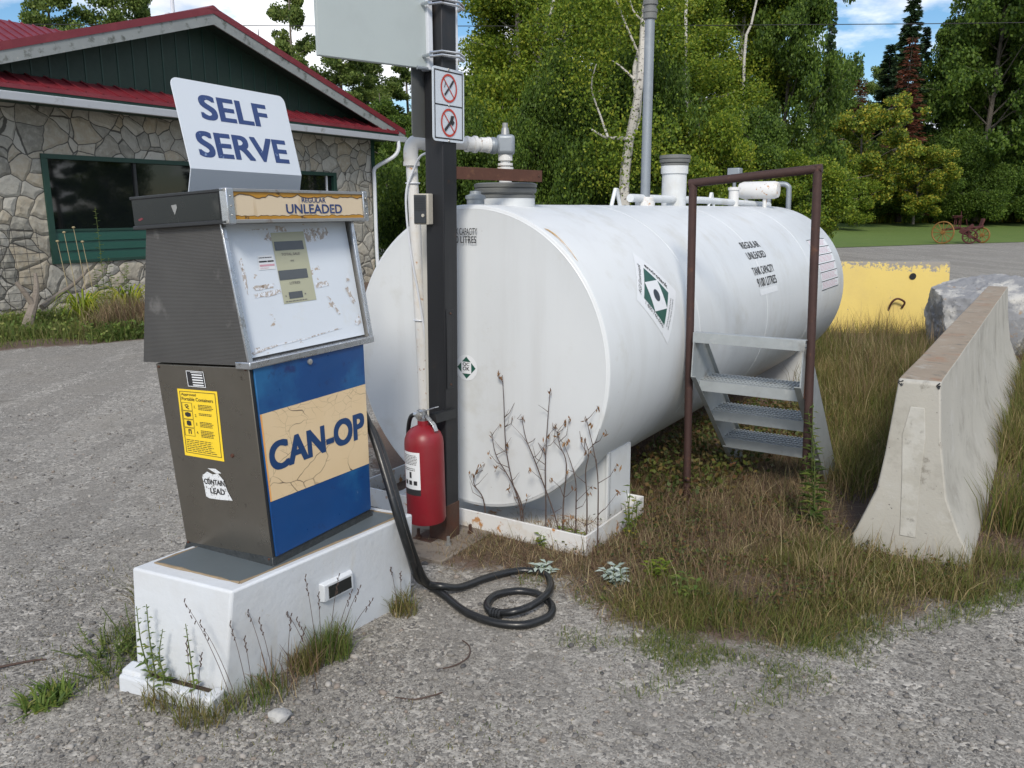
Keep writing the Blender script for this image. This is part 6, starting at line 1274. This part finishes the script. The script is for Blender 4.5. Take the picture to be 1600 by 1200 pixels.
rs = np.random.RandomState(36); x, y = scatter(rs, BED[:5] + [(-5.4, 14.2), (-7.3, 12.9)], 9000, .1, 2); cen = np.stack([x, y, rs.uniform(.01, .30, 9000) ** 1.2], 1); V, F = leaves(rs, cen, .06, .035, .1, 1.5); o = npmesh('bed_weeds', V, F, LF['weed']); setp(o, 'bright leafy weeds filling the bed along the stone wall', 'weeds', kind='stuff')
# sprinkled small leaves and weeds on gravel at left
rs = np.random.RandomState(32); n = 2600; x = np.concatenate([rs.normal(c_[0], c_[2], n // 8) for c_ in ((-1.6, 4.4, .3), (-1.2, 3.9, .25), (-2.0, 3.6, .3), (-1.75, 2.9, .2), (-.9, 2.4, .2), (-.2, 2.4, .25), (-1.9, 2.5, .25), (-1.5, 5.2, .3))]); y = np.concatenate([rs.normal(c_[1], c_[2] * .5, n // 8) for c_ in ((-1.6, 4.4, .3), (-1.2, 3.9, .25), (-2.0, 3.6, .3), (-1.75, 2.9, .2), (-.9, 2.4, .2), (-.2, 2.4, .25), (-1.9, 2.5, .25), (-1.5, 5.2, .3))])
V, F = blades(rs, x, y, .018 * rs.uniform(.4, 1.6, len(x)), .0035 * np.ones(len(x)), .9); o = npmesh('sprouting_weeds', V, F, LF['mixgrass']); setp(o, 'tiny sparse weeds sprouting through the gravel', 'weeds', kind='stuff')
# house bed plants
q0 = BL(.35, -1.5); rs = np.random.RandomState(9)
def straps(loc, n, L_, mat, seed, label):
    rs = np.random.RandomState(seed); mb = MB()
    for k in range(n):
        a = rs.uniform(0, 6.28); l = L_ * rs.uniform(.6, 1.1); d = np.array([math.cos(a), math.sin(a), 0]); s = np.array([-d[1], d[0], 0]) * .014; pts = [d * l * t * .62 + np.array([0, 0, l * (2.3 * t - 1.85 * t * t)]) for t in np.linspace(0, 1, 6)]; b = len(mb.v)
        for i_, p in enumerate(pts): w_ = 1 - .9 * (i_ / 5) ** 2; mb.v += [tuple(p - s * w_), tuple(p + s * w_)]
        for i_ in range(5): mb.f.append((b + 2 * i_, b + 2 * i_ + 1, b + 2 * i_ + 3, b + 2 * i_ + 2))
    o = build('daylily', mb, mat, None, smooth=False, recalc=False); o.location = loc; return setp(o, label, 'plant', 'yellowing daylilies in the bed')
straps(BL(.12, -2.0), 90, .74, LF['daylily'], 1, 'left yellow-green daylily clump beside the grey log')
straps(BL(.78, -2.1), 90, .80, LF['daylily'], 2, 'right yellow-green daylily clump before the window panel')
leafplant('hollyhock', BL(1.25, -.8), 1.75, 1, .15, .10, LF['weed'], 21, 'tall single flower spike reaching in front of the window', 'plant', dens=40, stemmat=STG)
leafplant('leafy_bush', BL(1.05, -1.3), 1.0, 12, .15, .12, LF['weed'], 22, 'leafy green perennial at the foot of the tall flower spike', 'plant', spread=.22, dens=20, stemmat=STG)
for k, (dx, h, lab) in enumerate(((.62, 1.22, 'leftmost dry flower stem before the green panel'), (.74, 1.35, 'second dry flower stem from the left, with pale head'), (.90, 1.42, 'third dry flower stem, tallest, with pale head'), (1.02, 1.2, 'fourth dry flower stem, next to the tall flower spike'))):
    mb = MB(); mb.tube([(0, 0, 0), (-.03, 0, h * .5), (-.10, 0, h)], [.007, .006, .004], 5); mb.lathe([(.006, 0), (.022, .01), (.026, .025), (.01, .035)], (-.10, 0, h), 8); o = build('dry_flower_stem', mb, M('pale_straw_stem', (.34, .28, .16), .8) if k == 0 else bpy.data.materials['pale_straw_stem'], recalc=False); o.location = BL(dx, -.9); setp(o, lab, 'dry stem', 'dry flower stems in the bed')
mb = MB(); mb.tube(smoothpath([(0, 0, .05), (.10, .05, .22), (.22, .10, .42), (.30, .15, .62), (.33, .2, .80)], 4), [.085 - .004 * i for i in range(17)], 9); mb.tube(smoothpath([(.18, .08, .36), (.10, .12, .55), (.02, .16, .70)], 3), [.05, .045, .04, .04, .035, .03, .025], 8)
o = build('driftwood_stump', mb, MT['woodgrey']); o.location = BL(-.35, -1.35); o.rotation_euler = (0, 0, math.pi / 2 - BW); setp(o, 'grey forked driftwood stump leaning against the wire trellis', 'driftwood')
mb = MB(); mb.tube(smoothpath([(0, 0, .30), (.35, .15, .44), (.75, .3, .60), (1.0, .4, .74)], 4), [.045 - .0022 * i for i in range(13)], 8); o = build('driftwood_branch', mb, MT['woodgrey']); o.location = BL(.05, -1.1); o.rotation_euler = (0, 0, math.pi / 2 - BW); setp(o, 'long grey branch slanting up to the right beside the daylilies', 'driftwood')

# ---- loose stones on the gravel
rs = np.random.RandomState(6)
t_ = (1 + 5 ** .5) / 2; ico = np.array([(-1, t_, 0), (1, t_, 0), (-1, -t_, 0), (1, -t_, 0), (0, -1, t_), (0, 1, t_), (0, -1, -t_), (0, 1, -t_), (t_, 0, -1), (t_, 0, 1), (-t_, 0, -1), (-t_, 0, 1)]) / 1.9
icf = np.array([(0, 11, 5), (0, 5, 1), (0, 1, 7), (0, 7, 10), (0, 10, 11), (1, 5, 9), (5, 11, 4), (11, 10, 2), (10, 7, 6), (7, 1, 8), (3, 9, 4), (3, 4, 2), (3, 2, 6), (3, 6, 8), (3, 8, 9), (4, 9, 5), (2, 4, 11), (6, 2, 10), (8, 6, 7), (9, 8, 1)])
N = 70000; rr_ = 1.9 + 6.5 * rs.rand(N) ** 1.7; th_ = rs.uniform(R(48), R(132), N); x = rr_ * np.cos(th_) * 1.0; y = rr_ * np.sin(th_) + .0
extra = 5200; x = np.concatenate([x, rs.normal(-.62, .22, extra // 2), rs.normal(-.9, .35, extra // 2)]); y = np.concatenate([y, rs.normal(3.0, .30, extra // 2), rs.normal(2.45, .22, extra // 2)])
dd = distpoly(x, y, THATCH); base = distpoly(x, y, [A_, B_, F_, L_]); k = (dd < -.02) & (base < .0) & (y > 1.4); x = x[k]; y = y[k]
big = rs.rand(len(x)); s = .0022 + .0028 * big ** 3 + .008 * (big > .978) * rs.rand(len(x)) + .004 * (big > .88) * rs.rand(len(x))
Nn = len(x); V = ico[None] * (1 + rs.uniform(-.36, .36, (Nn, 12, 1))) * s[:, None, None] * np.stack([rs.uniform(.8, 1.4, Nn), rs.uniform(.7, 1.1, Nn), rs.uniform(.5, .8, Nn)], 1)[:, None, :]
a = rs.uniform(0, 6.28, Nn)[:, None]; vx = V[:, :, 0] * np.cos(a) - V[:, :, 1] * np.sin(a); vy = V[:, :, 0] * np.sin(a) + V[:, :, 1] * np.cos(a)
V = np.stack([vx + x[:, None], vy + y[:, None], V[:, :, 2] + (gz(x, y) + s * .25)[:, None]], -1).reshape(-1, 3); F = (icf[None] + (np.arange(Nn) * 12)[:, None, None]).reshape(-1, 3)
o = npmesh('loose_gravel', V, F, MT['pebble'], None, 3); setp(o, 'loose gravel pebbles scattered over the yard', 'gravel', kind='stuff')
# sticks
mb = MB(); mb.tube(smoothpath([(-.14, -.05, .008), (-.03, .0, .012), (.06, .05, .008), (.10, .06, .006)], 3), [.006 - .0003 * i for i in range(10)], 6); o = build('stick', mb, MT['deadtwig']); o.location = (-1.86, 2.80, 0); setp(o, 'dark stick lying on the gravel at the left edge', 'stick')
mb = MB(); mb.tube(smoothpath([(-.08, -.08, .004), (-.02, -.06, .006), (.03, .0, .006), (.03, .08, .006), (.0, .13, .004)], 3), [.0028] * 13, 5); o = build('twig', mb, MT['deadtwig']); o.location = (-.20, 2.86, 0); setp(o, 'thin curved twig on the gravel below the hose', 'twig', 'twigs on the gravel')
mb = MB(); mb.tube(smoothpath([(-.07, 0, .004), (0, -.015, .006), (.06, .01, .005), (.09, .03, .004)], 3), [.0028] * 10, 5); o = build('twig', mb, MT['deadtwig']); o.location = (-.34, 2.60, 0); setp(o, 'thin twig lying nearest the camera on the gravel', 'twig', 'twigs on the gravel')

# ================================================================= OLD FARM MACHINE, OVERHEAD WIRE
fm = empty('farm_implement', (21.75, 40.6, .02), (0, 0, R(12)), 'rusty red antique farm machine with two yellow spoked wheels on the lawn', 'farm machine'); fm.scale = (.80, .80, .80)
def wheel(x, y, r, mat, tilt, n=12, wd=.05, name='wheel'):
    mb = MB(); X_ = Vector((math.cos(tilt), math.sin(tilt), 0)); Z_ = Vector((-math.sin(tilt), math.cos(tilt), 0)); c_ = Vector((x, y, r))
    mb.tube([c_ + (X_ * math.cos(t) + z3 * math.sin(t)) * (r - .03) for t in np.linspace(0, 2 * math.pi, 33)], .045, 6)
    for k in range(n): t = 2 * math.pi * k / n; mb.tube([c_, c_ + (X_ * math.cos(t) + z3 * math.sin(t)) * (r - .03)], .022, 5)
    mb.tube([c_ - Z_ * .12, c_ + Z_ * .12], .10, 10); return build(name, mb, mat, fm)
wheel(-1.45, 0, .66, MT['machyel'], R(-62)); wheel(1.6, .35, .46, MT['machyel'], R(-66), 9); wheel(.02, -.5, .42, MT['machred'], R(-35), 10)
mb = MB(); mb.bar((-1.4, .1, .82), (1.7, .5, .95), .14, .12); mb.bar((-1.0, .1, .85), (-.2, .2, .95), .3, .10); mb.bar((.9, .35, .86), (1.55, .4, 1.0), .35, .10); mb.bar((1.45, .4, .95), (1.62, .4, 1.45), .22, .12); mb.bar((-.2, .1, .80), (.2, -.3, .55), .3, .30); mb.bar((.1, -.4, .45), (.75, -.5, .10), .18, .12); mb.bar((-.1, .1, .6), (.5, -.1, 1.1), .2, .14); build('frame', mb, MT['machred'], fm, bevel=.01)
mb = MB(); mb.lathe([(.05, 1.52), (.26, 1.55), (.30, 1.62), (.28, 1.64), (.05, 1.58)], (-.45, .15, 0), 14); mb.box(-.70, -.2, .0, .3, 1.50, 1.54); build('seat', mb, MT['machred'], fm)
mb = MB(); 
for x in (-.62, -.5, -.3): mb.tube([(x, .15, .9), (x + .05, .15, 1.52)], .025, 5)
mb.tube([(-.1, .2, .9), (-.15, .2, 1.9)], .025, 5); mb.tube([(.3, .1, .9), (.15, .1, 1.45)], .02, 5); build('lever', mb, MT['machred'], fm)
mb = MB(); pts = [(-30 + 6 * k, 26 - .1 * k, 6.6 + .012 * (k - 8) ** 2 + .03 * k) for k in range(17)]; mb.tube(pts, .012, 5); o = build('overhead_wire', mb, MT['darkwire']); setp(o, 'thin dark overhead wire crossing the sky in front of the treetops', 'wire')
